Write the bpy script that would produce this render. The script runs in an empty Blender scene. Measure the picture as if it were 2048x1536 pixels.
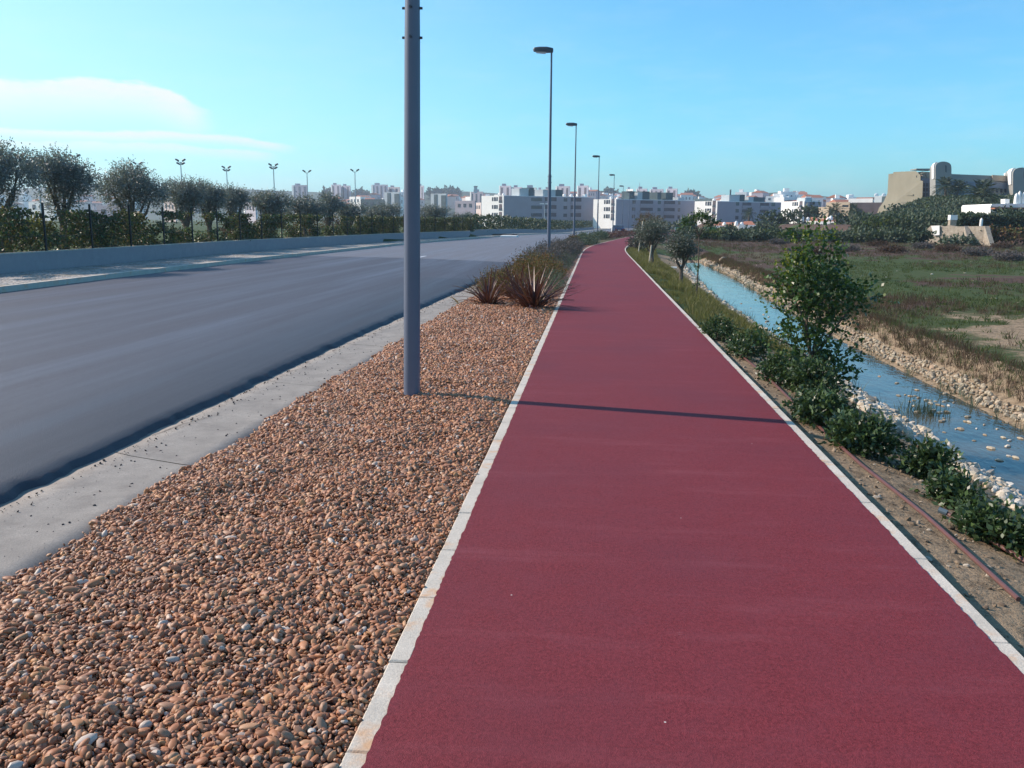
import bpy, math, random
import numpy as np
from mathutils import Vector, Matrix, Euler

random.seed(7); RNG = np.random.default_rng(7)
C = bpy.context.scene.collection
SC = bpy.context.scene
PI = math.pi

# ------------------------------------------------------------ camera, sky, sun
CAM_H = 1.6; FPX = 1750.0; W0, H0 = 2048, 1536
PITCH = math.radians(10.584); YAW = math.radians(-5.30); ROLL = math.radians(0.5)
_f = np.array([math.sin(YAW)*math.cos(PITCH), math.cos(YAW)*math.cos(PITCH), -math.sin(PITCH)])
_r = np.array([math.cos(YAW), -math.sin(YAW), 0.0]); _u = np.cross(_r, _f)
_c, _s = math.cos(ROLL), math.sin(ROLL)
_r, _u = _c*_r+_s*_u, -_s*_r+_c*_u
def at(px, py, Y):
    """world point at depth Y (metres along the path direction) seen at photo pixel (px, py)"""
    d = _f + _r*(px-W0/2)/FPX - _u*(py-H0/2)/FPX
    return np.array([0, 0, CAM_H]) + d*Y/d[1]
def ax(px, Y): return at(px, 440, Y)[0]
def az_(px, py, Y): return at(px, py, Y)[2]
cd = bpy.data.cameras.new('camera'); cam = bpy.data.objects.new('camera', cd); C.objects.link(cam)
m = Matrix(((_r[0], _u[0], -_f[0]), (_r[1], _u[1], -_f[1]), (_r[2], _u[2], -_f[2])))
cam.matrix_world = Matrix.Translation((0, 0, CAM_H)) @ m.to_4x4()
cd.sensor_width = 36; cd.lens = 36*FPX/W0; cd.clip_start = 0.05; cd.clip_end = 9000
SC.camera = cam

SUN_AZ = math.radians(-77.8); SUN_EL = math.radians(33)
w = bpy.data.worlds.new('World'); SC.world = w; w.use_nodes = True
nt = w.node_tree; nt.nodes.clear()
def N(nt, t, **kw):
    n = nt.nodes.new(t)
    for k, v in kw.items():
        if k.startswith('in_'): n.inputs[int(k[3:])].default_value = v
        else: setattr(n, k, v)
    return n
def mth(nt, op, a, b=None, c=None, clamp=False):
    n = nt.nodes.new('ShaderNodeMath'); n.operation = op; n.use_clamp = clamp
    for i, v in enumerate((a, b, c)):
        if v is None: continue
        if isinstance(v, (int, float)): n.inputs[i].default_value = v
        else: nt.links.new(v, n.inputs[i])
    return n.outputs[0]
def mixc(nt, fac, a, b, mode='MIX'):
    n = nt.nodes.new('ShaderNodeMix'); n.data_type = 'RGBA'; n.blend_type = mode
    for s, v in ((n.inputs[0], fac), (n.inputs[6], a), (n.inputs[7], b)):
        if isinstance(v, (int, float)): s.default_value = v
        elif isinstance(v, tuple): s.default_value = (*v, 1) if len(v) == 3 else v
        else: nt.links.new(v, s)
    return n.outputs[2]
def ramp(nt, fac, stops):
    n = nt.nodes.new('ShaderNodeValToRGB'); e = n.color_ramp.elements
    while len(e) < len(stops): e.new(0.5)
    for el, (p, c) in zip(e, stops):
        el.position = p; el.color = (*c, 1) if len(c) == 3 else c
    nt.links.new(fac, n.inputs[0]); return n.outputs[0]
def mrange(nt, v, a, b, c=0.0, d=1.0, smooth=True):
    n = nt.nodes.new('ShaderNodeMapRange'); n.interpolation_type = 'SMOOTHSTEP' if smooth else 'LINEAR'
    nt.links.new(v, n.inputs[0])
    for i, x in enumerate((a, b, c, d)): 
        if isinstance(x, (int, float)): n.inputs[i+1].default_value = x
        else: nt.links.new(x, n.inputs[i+1])
    return n.outputs[0]

sky = N(nt, 'ShaderNodeTexSky', sky_type='NISHITA', sun_disc=False)
sky.sun_elevation = SUN_EL; sky.sun_rotation = SUN_AZ
sky.air_density = 1.0; sky.dust_density = 1.0; sky.ozone_density = 1.0; sky.altitude = 0
tc = N(nt, 'ShaderNodeTexCoord'); sp = N(nt, 'ShaderNodeSeparateXYZ')
nt.links.new(tc.outputs['Generated'], sp.inputs[0])
azn = mth(nt, 'MULTIPLY', mth(nt, 'ARCTAN2', sp.outputs[0], sp.outputs[1]), 180/PI)
eln = mth(nt, 'MULTIPLY', mth(nt, 'ARCSINE', sp.outputs[2]), 180/PI)
cmb = N(nt, 'ShaderNodeCombineXYZ'); nt.links.new(azn, cmb.inputs[0]); nt.links.new(mth(nt, 'MULTIPLY', eln, 4.0), cmb.inputs[1])
nz = N(nt, 'ShaderNodeTexNoise'); nt.links.new(cmb.outputs[0], nz.inputs[0])
nz.inputs['Scale'].default_value = 0.16; nz.inputs['Detail'].default_value = 7; nz.inputs['Roughness'].default_value = 0.66
nzf = mth(nt, 'SUBTRACT', nz.outputs[0], 0.5)
def cloud(stops, sharp, soft, wob, amp):
    """bank of cloud whose top edge (elevation over azimuth) is given by stops"""
    fc = N(nt, 'ShaderNodeFloatCurve'); cu = fc.mapping.curves[0]
    a0, a1 = stops[0][0], stops[-1][0]
    cu.points[0].location = (0, stops[0][1]/10); cu.points[1].location = (1, stops[-1][1]/10)
    for a, e in stops[1:-1]: cu.points.new((a-a0)/(a1-a0), e/10)
    fc.mapping.update()
    nt.links.new(mrange(nt, azn, a0, a1, smooth=False), fc.inputs[1])
    top = mth(nt, 'ADD', mth(nt, 'MULTIPLY', fc.outputs[0], 10), mth(nt, 'MULTIPLY', nzf, wob))
    d = mth(nt, 'SUBTRACT', top, eln)
    up = mrange(nt, d, 0.0, sharp); dn = mrange(nt, d, sharp, soft, 1.0, 0.0)
    k = mth(nt, 'MULTIPLY', mth(nt, 'MULTIPLY', mth(nt, 'MULTIPLY', up, dn), mrange(nt, nz.outputs[0], .30, .56, .55, 1.0)), amp)
    return mth(nt, 'MULTIPLY', k, mrange(nt, azn, a1-2.0, a1, 1.0, 0.0))
c1 = cloud([(-60, 6.4), (-45, 7.2), (-34.6, 7.5), (-29.7, 7.76), (-27.5, 7.7), (-26.2, 7.4), (-24.9, 6.95), (-23.3, 6.3)], 0.3, 3.0, 1.5, 1.0)
c2 = cloud([(-28, 4.9), (-26, 5.0), (-22.4, 4.93), (-20.5, 4.7), (-18.4, 4.5)], 0.2, 0.8, 0.9, 0.85)
c3 = cloud([(-34, 4.3), (-27, 4.4), (-23, 4.25), (-19.5, 4.0)], 0.25, 0.9, 1.0, 0.6)
c4 = cloud([(-75, 3.4), (-40, 3.6), (-30, 3.0), (-22, 2.2), (-12, 1.6)], 0.9, 3.5, 0.8, 0.22)
cm = mth(nt, 'MAXIMUM', mth(nt, 'MAXIMUM', c1, c2), mth(nt, 'MAXIMUM', c3, c4), clamp=True)
thin = mth(nt, 'MULTIPLY', mrange(nt, nz.outputs[0], 0.42, 0.72), 0.14)      # faint veil
cm = mth(nt, 'ADD', cm, mth(nt, 'MULTIPLY', thin, mrange(nt, eln, 0.0, 14.0, 1.0, 0.35)), clamp=True)
SKY_TINT = (0.42, 0.955, 1.22)
skc = mixc(nt, 1.0, sky.outputs[0], SKY_TINT, 'MULTIPLY')

glow = mth(nt, 'MULTIPLY', mrange(nt, azn, 2.0, -62.0, 0.0, 0.75, False), mrange(nt, eln, 4.0, 30.0, 1.0, 0.15), clamp=True)   # white aureole on the sun's side
skc = mixc(nt, glow, skc, (4.2, 4.95, 5.2))
skc = mixc(nt, cm, skc, (5.1, 5.5, 5.4))
bg = N(nt, 'ShaderNodeBackground'); nt.links.new(skc, bg.inputs[0]); bg.inputs[1].default_value = 0.134
wo = N(nt, 'ShaderNodeOutputWorld'); nt.links.new(bg.outputs[0], wo.inputs[0])

sd = Vector((math.sin(SUN_AZ)*math.cos(SUN_EL), math.cos(SUN_AZ)*math.cos(SUN_EL), math.sin(SUN_EL)))
sl = bpy.data.lights.new('sun', 'SUN'); so = bpy.data.objects.new('sun', sl); C.objects.link(so)
so.rotation_euler = sd.to_track_quat('Z', 'Y').to_euler(); so.location = (-50, 10, 60)
sl.energy = 5.0; sl.angle = math.radians(0.55); sl.color = (1.0, 0.83, 0.70)
SC.view_settings.view_transform = 'Standard'; SC.view_settings.look = 'None'
SC.view_settings.exposure = 0.45; SC.view_settings.gamma = 1.0; SC.view_settings.use_curve_mapping = False
SC.render.engine = 'CYCLES'
SC.cycles.use_denoising = True; SC.cycles.volume_bounces = 0; SC.cycles.max_bounces = 6
SC.cycles.transparent_max_bounces = 8; SC.cycles.use_adaptive_sampling = True

# ------------------------------------------------------------ mesh helpers
class MB:
    """collects shapes, then links them as one mesh object"""
    def __init__(s): s.v = []; s.f = []
    def add(s, vs, fs):
        o = len(s.v); s.v += [tuple(map(float, v)) for v in vs]; s.f += [tuple(i+o for i in f) for f in fs]; return s
    def box(s, x0, x1, y0, y1, z0, z1, M=None, ch=0.0):
        if ch <= 0:
            vs = [(x, y, z) for z in (z0, z1) for x, y in ((x0, y0), (x1, y0), (x1, y1), (x0, y1))]
            fs = [(3, 2, 1, 0), (4, 5, 6, 7), (0, 1, 5, 4), (1, 2, 6, 5), (2, 3, 7, 6), (3, 0, 4, 7)]
        else:
            c = ch
            vs = [(x, y, z0) for x, y in ((x0, y0), (x1, y0), (x1, y1), (x0, y1))]
            vs += [(x, y, z1-c) for x, y in ((x0, y0), (x1, y0), (x1, y1), (x0, y1))]
            vs += [(x, y, z1) for x, y in ((x0+c, y0+c), (x1-c, y0+c), (x1-c, y1-c), (x0+c, y1-c))]
            fs = [(3, 2, 1, 0), (8, 9, 10, 11)]
            for o in (0, 4): fs += [(o+i, o+(i+1) % 4, o+4+(i+1) % 4, o+4+i) for i in range(4)]
        if M is not None: vs = [tuple(M @ Vector(v)) for v in vs]
        return s.add(vs, fs)
    def tube(s, pts, rad, n=8, cap=True):
        pts = [Vector(p) for p in pts]
        if not hasattr(rad, '__len__'): rad = [rad]*len(pts)
        vs = []; fs = []
        for i, p in enumerate(pts):
            d = (pts[min(i+1, len(pts)-1)]-pts[max(i-1, 0)]).normalized()
            a = d.orthogonal().normalized() if abs(d.z) < 0.9 else Vector((1, 0, 0)); a = (a-d*a.dot(d)).normalized(); b = d.cross(a)
            for k in range(n):
                t = 2*PI*k/n; vs.append(p+(a*math.cos(t)+b*math.sin(t))*rad[i])
        for i in range(len(pts)-1):
            for k in range(n):
                fs.append((i*n+k, i*n+(k+1) % n, (i+1)*n+(k+1) % n, (i+1)*n+k))
        if cap: fs += [tuple(range(n-1, -1, -1)), tuple(range((len(pts)-1)*n, len(pts)*n))]
        return s.add(vs, fs)
    def prism(s, foot, z0, z1):
        """upright prism on a footprint [(x,y)..] (any order of turn)"""
        a = sum(foot[i][0]*foot[(i+1) % len(foot)][1]-foot[(i+1) % len(foot)][0]*foot[i][1] for i in range(len(foot)))
        if a < 0: foot = foot[::-1]
        n = len(foot); zz0 = z0 if hasattr(z0, '__len__') else [z0]*n
        vs = [(x, y, zz0[i]) for i, (x, y) in enumerate(foot)]+[(x, y, z1) for x, y in foot]
        fs = [tuple(range(n-1, -1, -1)), tuple(range(n, 2*n))]+[(i, (i+1) % n, n+(i+1) % n, n+i) for i in range(n)]
        return s.add(vs, fs)
    def extr(s, pts, d):
        """polygon of 3D points pushed along d"""
        d = Vector(d); pts = [Vector(p) for p in pts]; n = len(pts)
        nr = Vector((0, 0, 0))
        for i in range(n): nr += pts[i].cross(pts[(i+1) % n])
        if nr.dot(d) > 0: pts = pts[::-1]
        vs = pts+[p+d for p in pts]
        fs = [tuple(range(n)), tuple(range(2*n-1, n-1, -1))]+[(i, i+n, (i+1) % n+n, (i+1) % n) for i in range(n)]
        return s.add(vs, fs)
    def sphere(s, c, r, n=8, m=6, sq=(1, 1, 1)):
        vs = []; fs = []
        for j in range(m+1):
            ph = PI*j/m
            for i in range(n):
                t = 2*PI*i/n; vs.append((c[0]+r*sq[0]*math.sin(ph)*math.cos(t), c[1]+r*sq[1]*math.sin(ph)*math.sin(t), c[2]+r*sq[2]*math.cos(ph)))
        for j in range(m):
            for i in range(n): fs.append((j*n+i, (j+1)*n+i, (j+1)*n+(i+1) % n, j*n+(i+1) % n))
        return s.add(vs, fs)
    def mesh(s, name, mat, smooth=False):
        me = bpy.data.meshes.new(name); me.from_pydata(s.v, [], s.f)
        if mat: me.materials.append(mat)
        if smooth:
            me.polygons.foreach_set('use_smooth', [True]*len(me.polygons))
            try: me.set_sharp_from_angle(angle=math.radians(40))
            except Exception: pass
        me.update(); return me
    def build(s, name, mat, parent=None, smooth=False, **tags):
        return obj(name, s.mesh(name, mat, smooth), parent, **tags)
def obj(name, me, parent=None, loc=None, label=None, cat=None, group=None, kind=None):
    o = bpy.data.objects.new(name, me); C.objects.link(o)
    if parent is not None: o.parent = parent
    if loc is not None: o.location = loc
    tag(o, label, cat, group, kind); return o
def tag(o, label=None, cat=None, group=None, kind=None):
    for k, v in (('label', label), ('category', cat), ('group', group), ('kind', kind)):
        if v: o[k] = v
    return o
def thing(name, label, cat, loc=(0, 0, 0), rz=0.0, group=None):
    o = bpy.data.objects.new(name, None); C.objects.link(o); o.location = loc; o.rotation_euler = (0, 0, rz)
    o.empty_display_size = 0.2
    return tag(o, label, cat, group)
def copy_tree(o, parent=None):
    c = o.copy(); C.objects.link(c); c.parent = parent
    for ch in list(o.children): copy_tree(ch, c)
    return c
def npmesh(name, V, F, mat, smooth=False, attrs=None):
    """V (n,3), F (m,k) arrays"""
    me = bpy.data.meshes.new(name); V = np.asarray(V, dtype=np.float32); F = np.asarray(F, dtype=np.int32)
    me.vertices.add(len(V)); me.vertices.foreach_set('co', V.ravel())
    k = F.shape[1]; me.loops.add(F.size); me.loops.foreach_set('vertex_index', F.ravel())
    me.polygons.add(len(F)); me.polygons.foreach_set('loop_start', np.arange(0, F.size, k, dtype=np.int32))
    if smooth: me.polygons.foreach_set('use_smooth', np.ones(len(F), dtype=bool))
    for an, (ty, dat) in (attrs or {}).items():
        a = me.attributes.new(an, ty, 'POINT')
        a.data.foreach_set('color' if ty == 'FLOAT_COLOR' else ('vector' if ty == 'FLOAT_VECTOR' else 'value'), np.asarray(dat).ravel())
    if mat: me.materials.append(mat)
    me.update(calc_edges=True); me.validate(); return me

def smooth01(t): t = np.clip(t, 0, 1); return t*t*(3-2*t)
_lat = np.random.default_rng(3).random((256, 256))
def vnoise(x, y):
    xi = np.floor(x).astype(int); yi = np.floor(y).astype(int); fx = smooth01(x-xi); fy = smooth01(y-yi)
    a = _lat[xi % 256, yi % 256]; b = _lat[(xi+1) % 256, yi % 256]; c = _lat[xi % 256, (yi+1) % 256]; d = _lat[(xi+1) % 256, (yi+1) % 256]
    return (a*(1-fx)+b*fx)*(1-fy)+(c*(1-fx)+d*fx)*fy
def fbm(x, y, o=4):
    r = 0; a = 0.5; t = 0
    for i in range(o): r = r+a*vnoise(x*2**i+17*i, y*2**i+9*i); t += a; a *= 0.5
    return r/t

# ------------------------------------------------------------ materials
def mat(name):
    m = bpy.data.materials.new(name); m.use_nodes = True; nt = m.node_tree; nt.nodes.clear()
    o = N(nt, 'ShaderNodeOutputMaterial'); b = N(nt, 'ShaderNodeBsdfPrincipled'); nt.links.new(b.outputs[0], o.inputs[0])
    b.inputs['Specular IOR Level'].default_value = 0.3
    return m, nt, b, o
def pos(nt, scale=(1, 1, 1), loc=(0, 0, 0), rz=0.0, obj=False):
    if obj: g = N(nt, 'ShaderNodeTexCoord').outputs['Object']
    else: g = N(nt, 'ShaderNodeNewGeometry').outputs['Position']
    mp = N(nt, 'ShaderNodeMapping'); nt.links.new(g, mp.inputs[0]); mp.inputs['Scale'].default_value = scale
    mp.inputs['Location'].default_value = loc; mp.inputs['Rotation'].default_value = (0, 0, rz); return mp.outputs[0]
def noise(nt, vec, scale, detail=4, rough=0.55, dist=0.0):
    n = N(nt, 'ShaderNodeTexNoise'); nt.links.new(vec, n.inputs[0]); n.inputs['Scale'].default_value = scale
    n.inputs['Detail'].default_value = detail; n.inputs['Roughness'].default_value = rough; n.inputs['Distortion'].default_value = dist
    return n.outputs[0]
def bump(nt, b, h, strength=0.3, dist=0.01):
    n = N(nt, 'ShaderNodeBump'); n.inputs['Strength'].default_value = strength; n.inputs['Distance'].default_value = dist
    nt.links.new(h, n.inputs['Height']); nt.links.new(n.outputs[0], b.inputs['Normal'])
def sc(c, k): return tuple(x*k for x in c)
def plain(name, col, rough=0.7, var=0.18, nscale=3.0, spec=0.3, metal=0.0, bumpk=0.0, obj=False):
    m, nt, b, o = mat(name); p = pos(nt, obj=obj)
    n = noise(nt, p, nscale, 6, 0.6)
    nt.links.new(ramp(nt, n, [(0.3, sc(col, 1-var)), (0.7, sc(col, 1+var))]), b.inputs[0])
    b.inputs['Roughness'].default_value = rough; b.inputs['Specular IOR Level'].default_value = spec; b.inputs['Metallic'].default_value = metal
    if bumpk: bump(nt, b, noise(nt, p, nscale*12, 3), bumpk, 0.01)
    return m
def leafmat(name, cols, rough=0.45, trans=0.25, spec=0.4, per='island'):
    m, nt, b, o = mat(name); g = N(nt, 'ShaderNodeNewGeometry')
    r = g.outputs['Random Per Island'] if per == 'island' else N(nt, 'ShaderNodeObjectInfo').outputs['Random']
    col = ramp(nt, r, [(i/(len(cols)-1), c) for i, c in enumerate(cols)])
    nt.links.new(col, b.inputs[0]); b.inputs['Roughness'].default_value = rough; b.inputs['Specular IOR Level'].default_value = spec
    t = N(nt, 'ShaderNodeBsdfTranslucent'); nt.links.new(mixc(nt, 1.0, col, (1.25, 1.3, 0.7), 'MULTIPLY'), t.inputs[0])
    mx = N(nt, 'ShaderNodeMixShader'); mx.inputs[0].default_value = trans
    nt.links.new(b.outputs[0], mx.inputs[1]); nt.links.new(t.outputs[0], mx.inputs[2]); nt.links.new(mx.outputs[0], o.inputs[0])
    return m

M = {}
# red coated path
m, nt, b, o = mat('red_path_coating'); p = pos(nt)
fine = mrange(nt, mth(nt, 'ADD', mth(nt, 'MULTIPLY', noise(nt, p, 230, 2, 0.7), .5), mth(nt, 'MULTIPLY', noise(nt, p, 75, 3, 0.75), .5)), .36, .64, 0, 1, False); mid = noise(nt, p, 5, 5, 0.6); big = noise(nt, p, 0.7, 3, 0.5)
streak = noise(nt, pos(nt, (0.5, 3.0, 1)), 1.3, 8, 0.72)
c = mixc(nt, fine, (0.082, 0.008, 0.012), (0.226, 0.033, 0.043))
c = mixc(nt, mrange(nt, mid, 0.35, 0.75, 0.0, 0.35), c, (0.15, 0.029, 0.042))
c = mixc(nt, mrange(nt, streak, 0.5, 0.78, 0.0, 0.55), c, (0.225, 0.056, 0.070))
c = mixc(nt, mrange(nt, big, 0.4, 0.8, 0.0, 0.6), c, (0.115, 0.022, 0.034))
scuf = mth(nt, 'MULTIPLY', mrange(nt, noise(nt, pos(nt, (3, 12, 1)), 6, 8, 0.75), 0.62, 0.72), mrange(nt, noise(nt, p, 0.9, 2), 0.52, 0.66))
c = mixc(nt, mth(nt, 'MULTIPLY', scuf, 0.7), c, (0.42, 0.24, 0.24))
vs = N(nt, 'ShaderNodeTexVoronoi'); nt.links.new(p, vs.inputs[0]); vs.inputs['Scale'].default_value = 4.2
sp_ = mth(nt, 'MULTIPLY', mth(nt, 'LESS_THAN', vs.outputs['Distance'], 0.016), mth(nt, 'GREATER_THAN', noise(nt, p, 1.1, 1), .5))
c = mixc(nt, sp_, c, (0.55, 0.5, 0.46))
nt.links.new(c, b.inputs[0]); b.inputs['Roughness'].default_value = 0.75; b.inputs['Specular IOR Level'].default_value = 0.22
bump(nt, b, mth(nt, 'ADD', fine, mth(nt, 'MULTIPLY', streak, 1.5)), 0.45, 0.004); M['path'] = m
# asphalt: newer dark mat near, older paler lane beyond the cross joint
m, nt, b, o = mat('road_asphalt'); p = pos(nt)
sx = N(nt, 'ShaderNodeSeparateXYZ'); nt.links.new(N(nt, 'ShaderNodeNewGeometry').outputs['Position'], sx.inputs[0])
fine = mrange(nt, mth(nt, 'ADD', mth(nt, 'MULTIPLY', noise(nt, p, 170, 2, 0.7), .5), mth(nt, 'MULTIPLY', noise(nt, p, 48, 3, 0.8), .5)), .34, .66, 0, 1, False); mid = noise(nt, p, 1.6, 5, 0.6)
lane = noise(nt, pos(nt, (1.1, 0.05, 1)), 1.0, 7, 0.66)
c = mixc(nt, fine, (0.012, 0.013, 0.019), (0.088, 0.087, 0.116))
c = mixc(nt, mrange(nt, mid, 0.4, 0.75, 0.0, 0.4), c, (0.050, 0.050, 0.066))
c = mixc(nt, mrange(nt, lane, 0.42, 0.72, 0.0, 0.75), c, (0.088, 0.086, 0.108))
edge = mth(nt, 'ADD', sx.outputs[1], mth(nt, 'MULTIPLY', sx.outputs[0], 0.48))
old = mrange(nt, mth(nt, 'ADD', edge, mth(nt, 'MULTIPLY', mid, 0.8)), 32.4, 32.9)
c = mixc(nt, mth(nt, 'MULTIPLY', old, 0.8), c, mixc(nt, fine, (0.11, 0.107, 0.124), (0.175, 0.17, 0.19)))
nearedge = mrange(nt, mth(nt, 'ADD', sx.outputs[0], mth(nt, 'MULTIPLY', mid, 0.35)), -5.6, -3.1)
c = mixc(nt, mth(nt, 'MULTIPLY', mth(nt, 'MULTIPLY', nearedge, mth(nt, 'LESS_THAN', sx.outputs[1], 24.0)), 0.8), c, (0.03, 0.033, 0.045))
nt.links.new(c, b.inputs[0]); b.inputs['Specular IOR Level'].default_value = 0.45
nt.links.new(mrange(nt, lane, 0.3, 0.8, 0.72, 0.5), b.inputs['Roughness'])
bump(nt, b, fine, 0.5, 0.006); M['asphalt'] = m
# concrete
def concrete(name, c0, c1, stain=(0.4, 0.25, 0.14), sa=0.3, joint=False):
    m, nt, b, o = mat(name); p = pos(nt)
    fine = mrange(nt, noise(nt, p, 90, 4, 0.75), .35, .65, 0, 1, False); mid = noise(nt, p, 3.2, 7, 0.68)
    c = mixc(nt, mrange(nt, mid, .32, .68, 0, 1, False), c0, c1); c = mixc(nt, mth(nt, 'MULTIPLY', fine, 0.55), c, sc(c0, 0.7))
    c = mixc(nt, mrange(nt, noise(nt, p, 5.5, 4, 0.6), 0.52, 0.75, 0.0, sa), c, stain)
    nt.links.new(c, b.inputs[0]); b.inputs['Roughness'].default_value = 0.85
    bump(nt, b, mth(nt, 'ADD', fine, mid), 0.35, 0.004); return m
M['kerb'] = concrete('kerb_concrete', (0.46, 0.42, 0.36), (0.64, 0.58, 0.50), (0.52, 0.31, 0.17), 0.95)
M['gutter'] = concrete('gutter_concrete', (0.22, 0.20, 0.18), (0.34, 0.31, 0.275), (0.16, 0.14, 0.125), 0.6)
M['wallc'] = concrete('rendered_wall_concrete', (0.30, 0.27, 0.29), (0.37, 0.33, 0.34), (0.24, 0.22, 0.23), 0.35)
M['oldwall'] = concrete('old_retaining_wall_render', (0.27, 0.23, 0.18), (0.46, 0.40, 0.32), (0.20, 0.14, 0.10), 0.9)
# cobbles
m, nt, b, o = mat('cobble_paving'); p = pos(nt, (9, 9, 9))
v = N(nt, 'ShaderNodeTexVoronoi'); nt.links.new(p, v.inputs[0]); v.feature = 'DISTANCE_TO_EDGE'; v.inputs['Scale'].default_value = 1
v2 = N(nt, 'ShaderNodeTexVoronoi'); nt.links.new(p, v2.inputs[0]); v2.inputs['Scale'].default_value = 1
c = mixc(nt, v2.outputs['Color'], (0.30, 0.27, 0.24), (0.52, 0.48, 0.44)); c = mixc(nt, mrange(nt, v.outputs[0], 0.0, 0.12, 1.0, 0.0), c, (0.12, 0.105, 0.09))
c = mixc(nt, mrange(nt, noise(nt, pos(nt), 0.9, 5, 0.65), 0.48, 0.66, 0, 0.6), c, (0.13, 0.12, 0.08))
nt.links.new(c, b.inputs[0]); b.inputs['Roughness'].default_value = 0.8; bump(nt, b, mrange(nt, v.outputs[0], 0.0, 0.2), 0.6, 0.02); M['cobble'] = m
# pebbles, colour per instance
def stonemat(name, cols, rough=0.6, k=0.35, per='inst'):
    m, nt, b, o = mat(name)
    r = N(nt, 'ShaderNodeObjectInfo').outputs['Random'] if per == 'inst' else N(nt, 'ShaderNodeNewGeometry').outputs['Random Per Island']
    c = ramp(nt, r, [(i/(len(cols)-1), c) for i, c in enumerate(cols)])
    n = noise(nt, pos(nt), 70, 3, 0.6); c = mixc(nt, mth(nt, 'MULTIPLY', n, k), c, sc(cols[len(cols)//2], 0.55))
    nt.links.new(c, b.inputs[0]); b.inputs['Roughness'].default_value = rough; return m
M['pebble'] = stonemat('river_pebbles', [(0.184, 0.072, 0.040), (0.357, 0.149, 0.071), (0.281, 0.103, 0.052), (0.454, 0.222, 0.105), (0.216, 0.113, 0.085), (0.399, 0.159, 0.075), (0.324, 0.206, 0.146), (0.506, 0.250, 0.106), (0.291, 0.119, 0.065), (0.368, 0.227, 0.150), (0.205, 0.087, 0.058), (0.421, 0.185, 0.090), (0.324, 0.134, 0.071), (0.389, 0.196, 0.100), (0.560, 0.500, 0.440)], 0.55)
M['riprap'] = stonemat('limestone_rubble', [(0.34, 0.31, 0.26), (0.52, 0.48, 0.40), (0.60, 0.58, 0.52), (0.40, 0.30, 0.19), (0.55, 0.48, 0.36), (0.28, 0.24, 0.19), (0.62, 0.60, 0.55)], 0.75, 0.3)
M['riprap_tan'] = stonemat('sandy_limestone_rubble', [(0.27, 0.22, 0.16), (0.40, 0.32, 0.21), (0.34, 0.23, 0.15), (0.48, 0.41, 0.30), (0.22, 0.17, 0.12), (0.30, 0.27, 0.2)], 0.75, 0.35)
M['clod'] = stonemat('soil_clods', [(0.16, 0.115, 0.075), (0.26, 0.19, 0.125), (0.10, 0.075, 0.055), (0.30, 0.23, 0.16), (0.42, 0.37, 0.3)], 0.9, 0.3)
# pebble bed underlay
m, nt, b, o = mat('pebble_bed'); p = pos(nt, (38, 38, 38))
v = N(nt, 'ShaderNodeTexVoronoi'); nt.links.new(p, v.inputs[0]); v.inputs['Scale'].default_value = 1
c = ramp(nt, N(nt, 'ShaderNodeSeparateXYZ').outputs[0], [(0, (0, 0, 0)), (1, (0, 0, 0))])
vv = N(nt, 'ShaderNodeSeparateXYZ'); nt.links.new(v.outputs['Color'], vv.inputs[0])
c = ramp(nt, vv.outputs[0], [(0, (0.15, 0.065, 0.038)), (0.35, (0.31, 0.14, 0.07)), (0.7, (0.23, 0.10, 0.055)), (0.95, (0.40, 0.22, 0.115)), (1, (0.6, 0.52, 0.46))])
c = mixc(nt, mrange(nt, v.outputs[0], 0.3, 0.75), c, (0.07, 0.04, 0.03))
nt.links.new(c, b.inputs[0]); b.inputs['Roughness'].default_value = 0.8; bump(nt, b, v.outputs[0], -0.8, 0.02); M['pebbed'] = m
# terrain: attribute "cover" r = green, g = dry red-brown weeds, b = sand / soil
m, nt, b, o = mat('ground_cover'); p = pos(nt)
a = N(nt, 'ShaderNodeAttribute', attribute_name='cover'); sx = N(nt, 'ShaderNodeSeparateColor'); nt.links.new(a.outputs['Color'], sx.inputs[0])
fine = noise(nt, p, 14, 6, 0.7); mid = noise(nt, p, 2.1, 6, 0.65)
grn = mixc(nt, fine, (0.028, 0.045, 0.016), (0.085, 0.115, 0.045)); brn = mixc(nt, fine, (0.050, 0.034, 0.030), (0.125, 0.083, 0.065))
snd = mixc(nt, mid, (0.21, 0.155, 0.10), (0.37, 0.28, 0.19)); snd = mixc(nt, mrange(nt, noise(nt, p, 9, 5, 0.7), 0.5, 0.62, 0, 0.7), snd, (0.12, 0.09, 0.06))
def brk(v, k=0.9): return mrange(nt, mth(nt, 'ADD', v, mth(nt, 'MULTIPLY', mth(nt, 'SUBTRACT', mid, 0.5), k)), 0.35, 0.65)
c = mixc(nt, brk(sx.outputs[0]), mixc(nt, fine, (0.06, 0.055, 0.03), (0.14, 0.12, 0.075)), grn)
c = mixc(nt, brk(sx.outputs[1]), c, brn); c = mixc(nt, brk(sx.outputs[2]), c, snd)
nt.links.new(c, b.inputs[0]); b.inputs['Roughness'].default_value = 0.95; b.inputs['Specular IOR Level'].default_value = 0.1
bump(nt, b, mth(nt, 'ADD', mid, fine), 0.7, 0.08); M['ground'] = m
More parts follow.
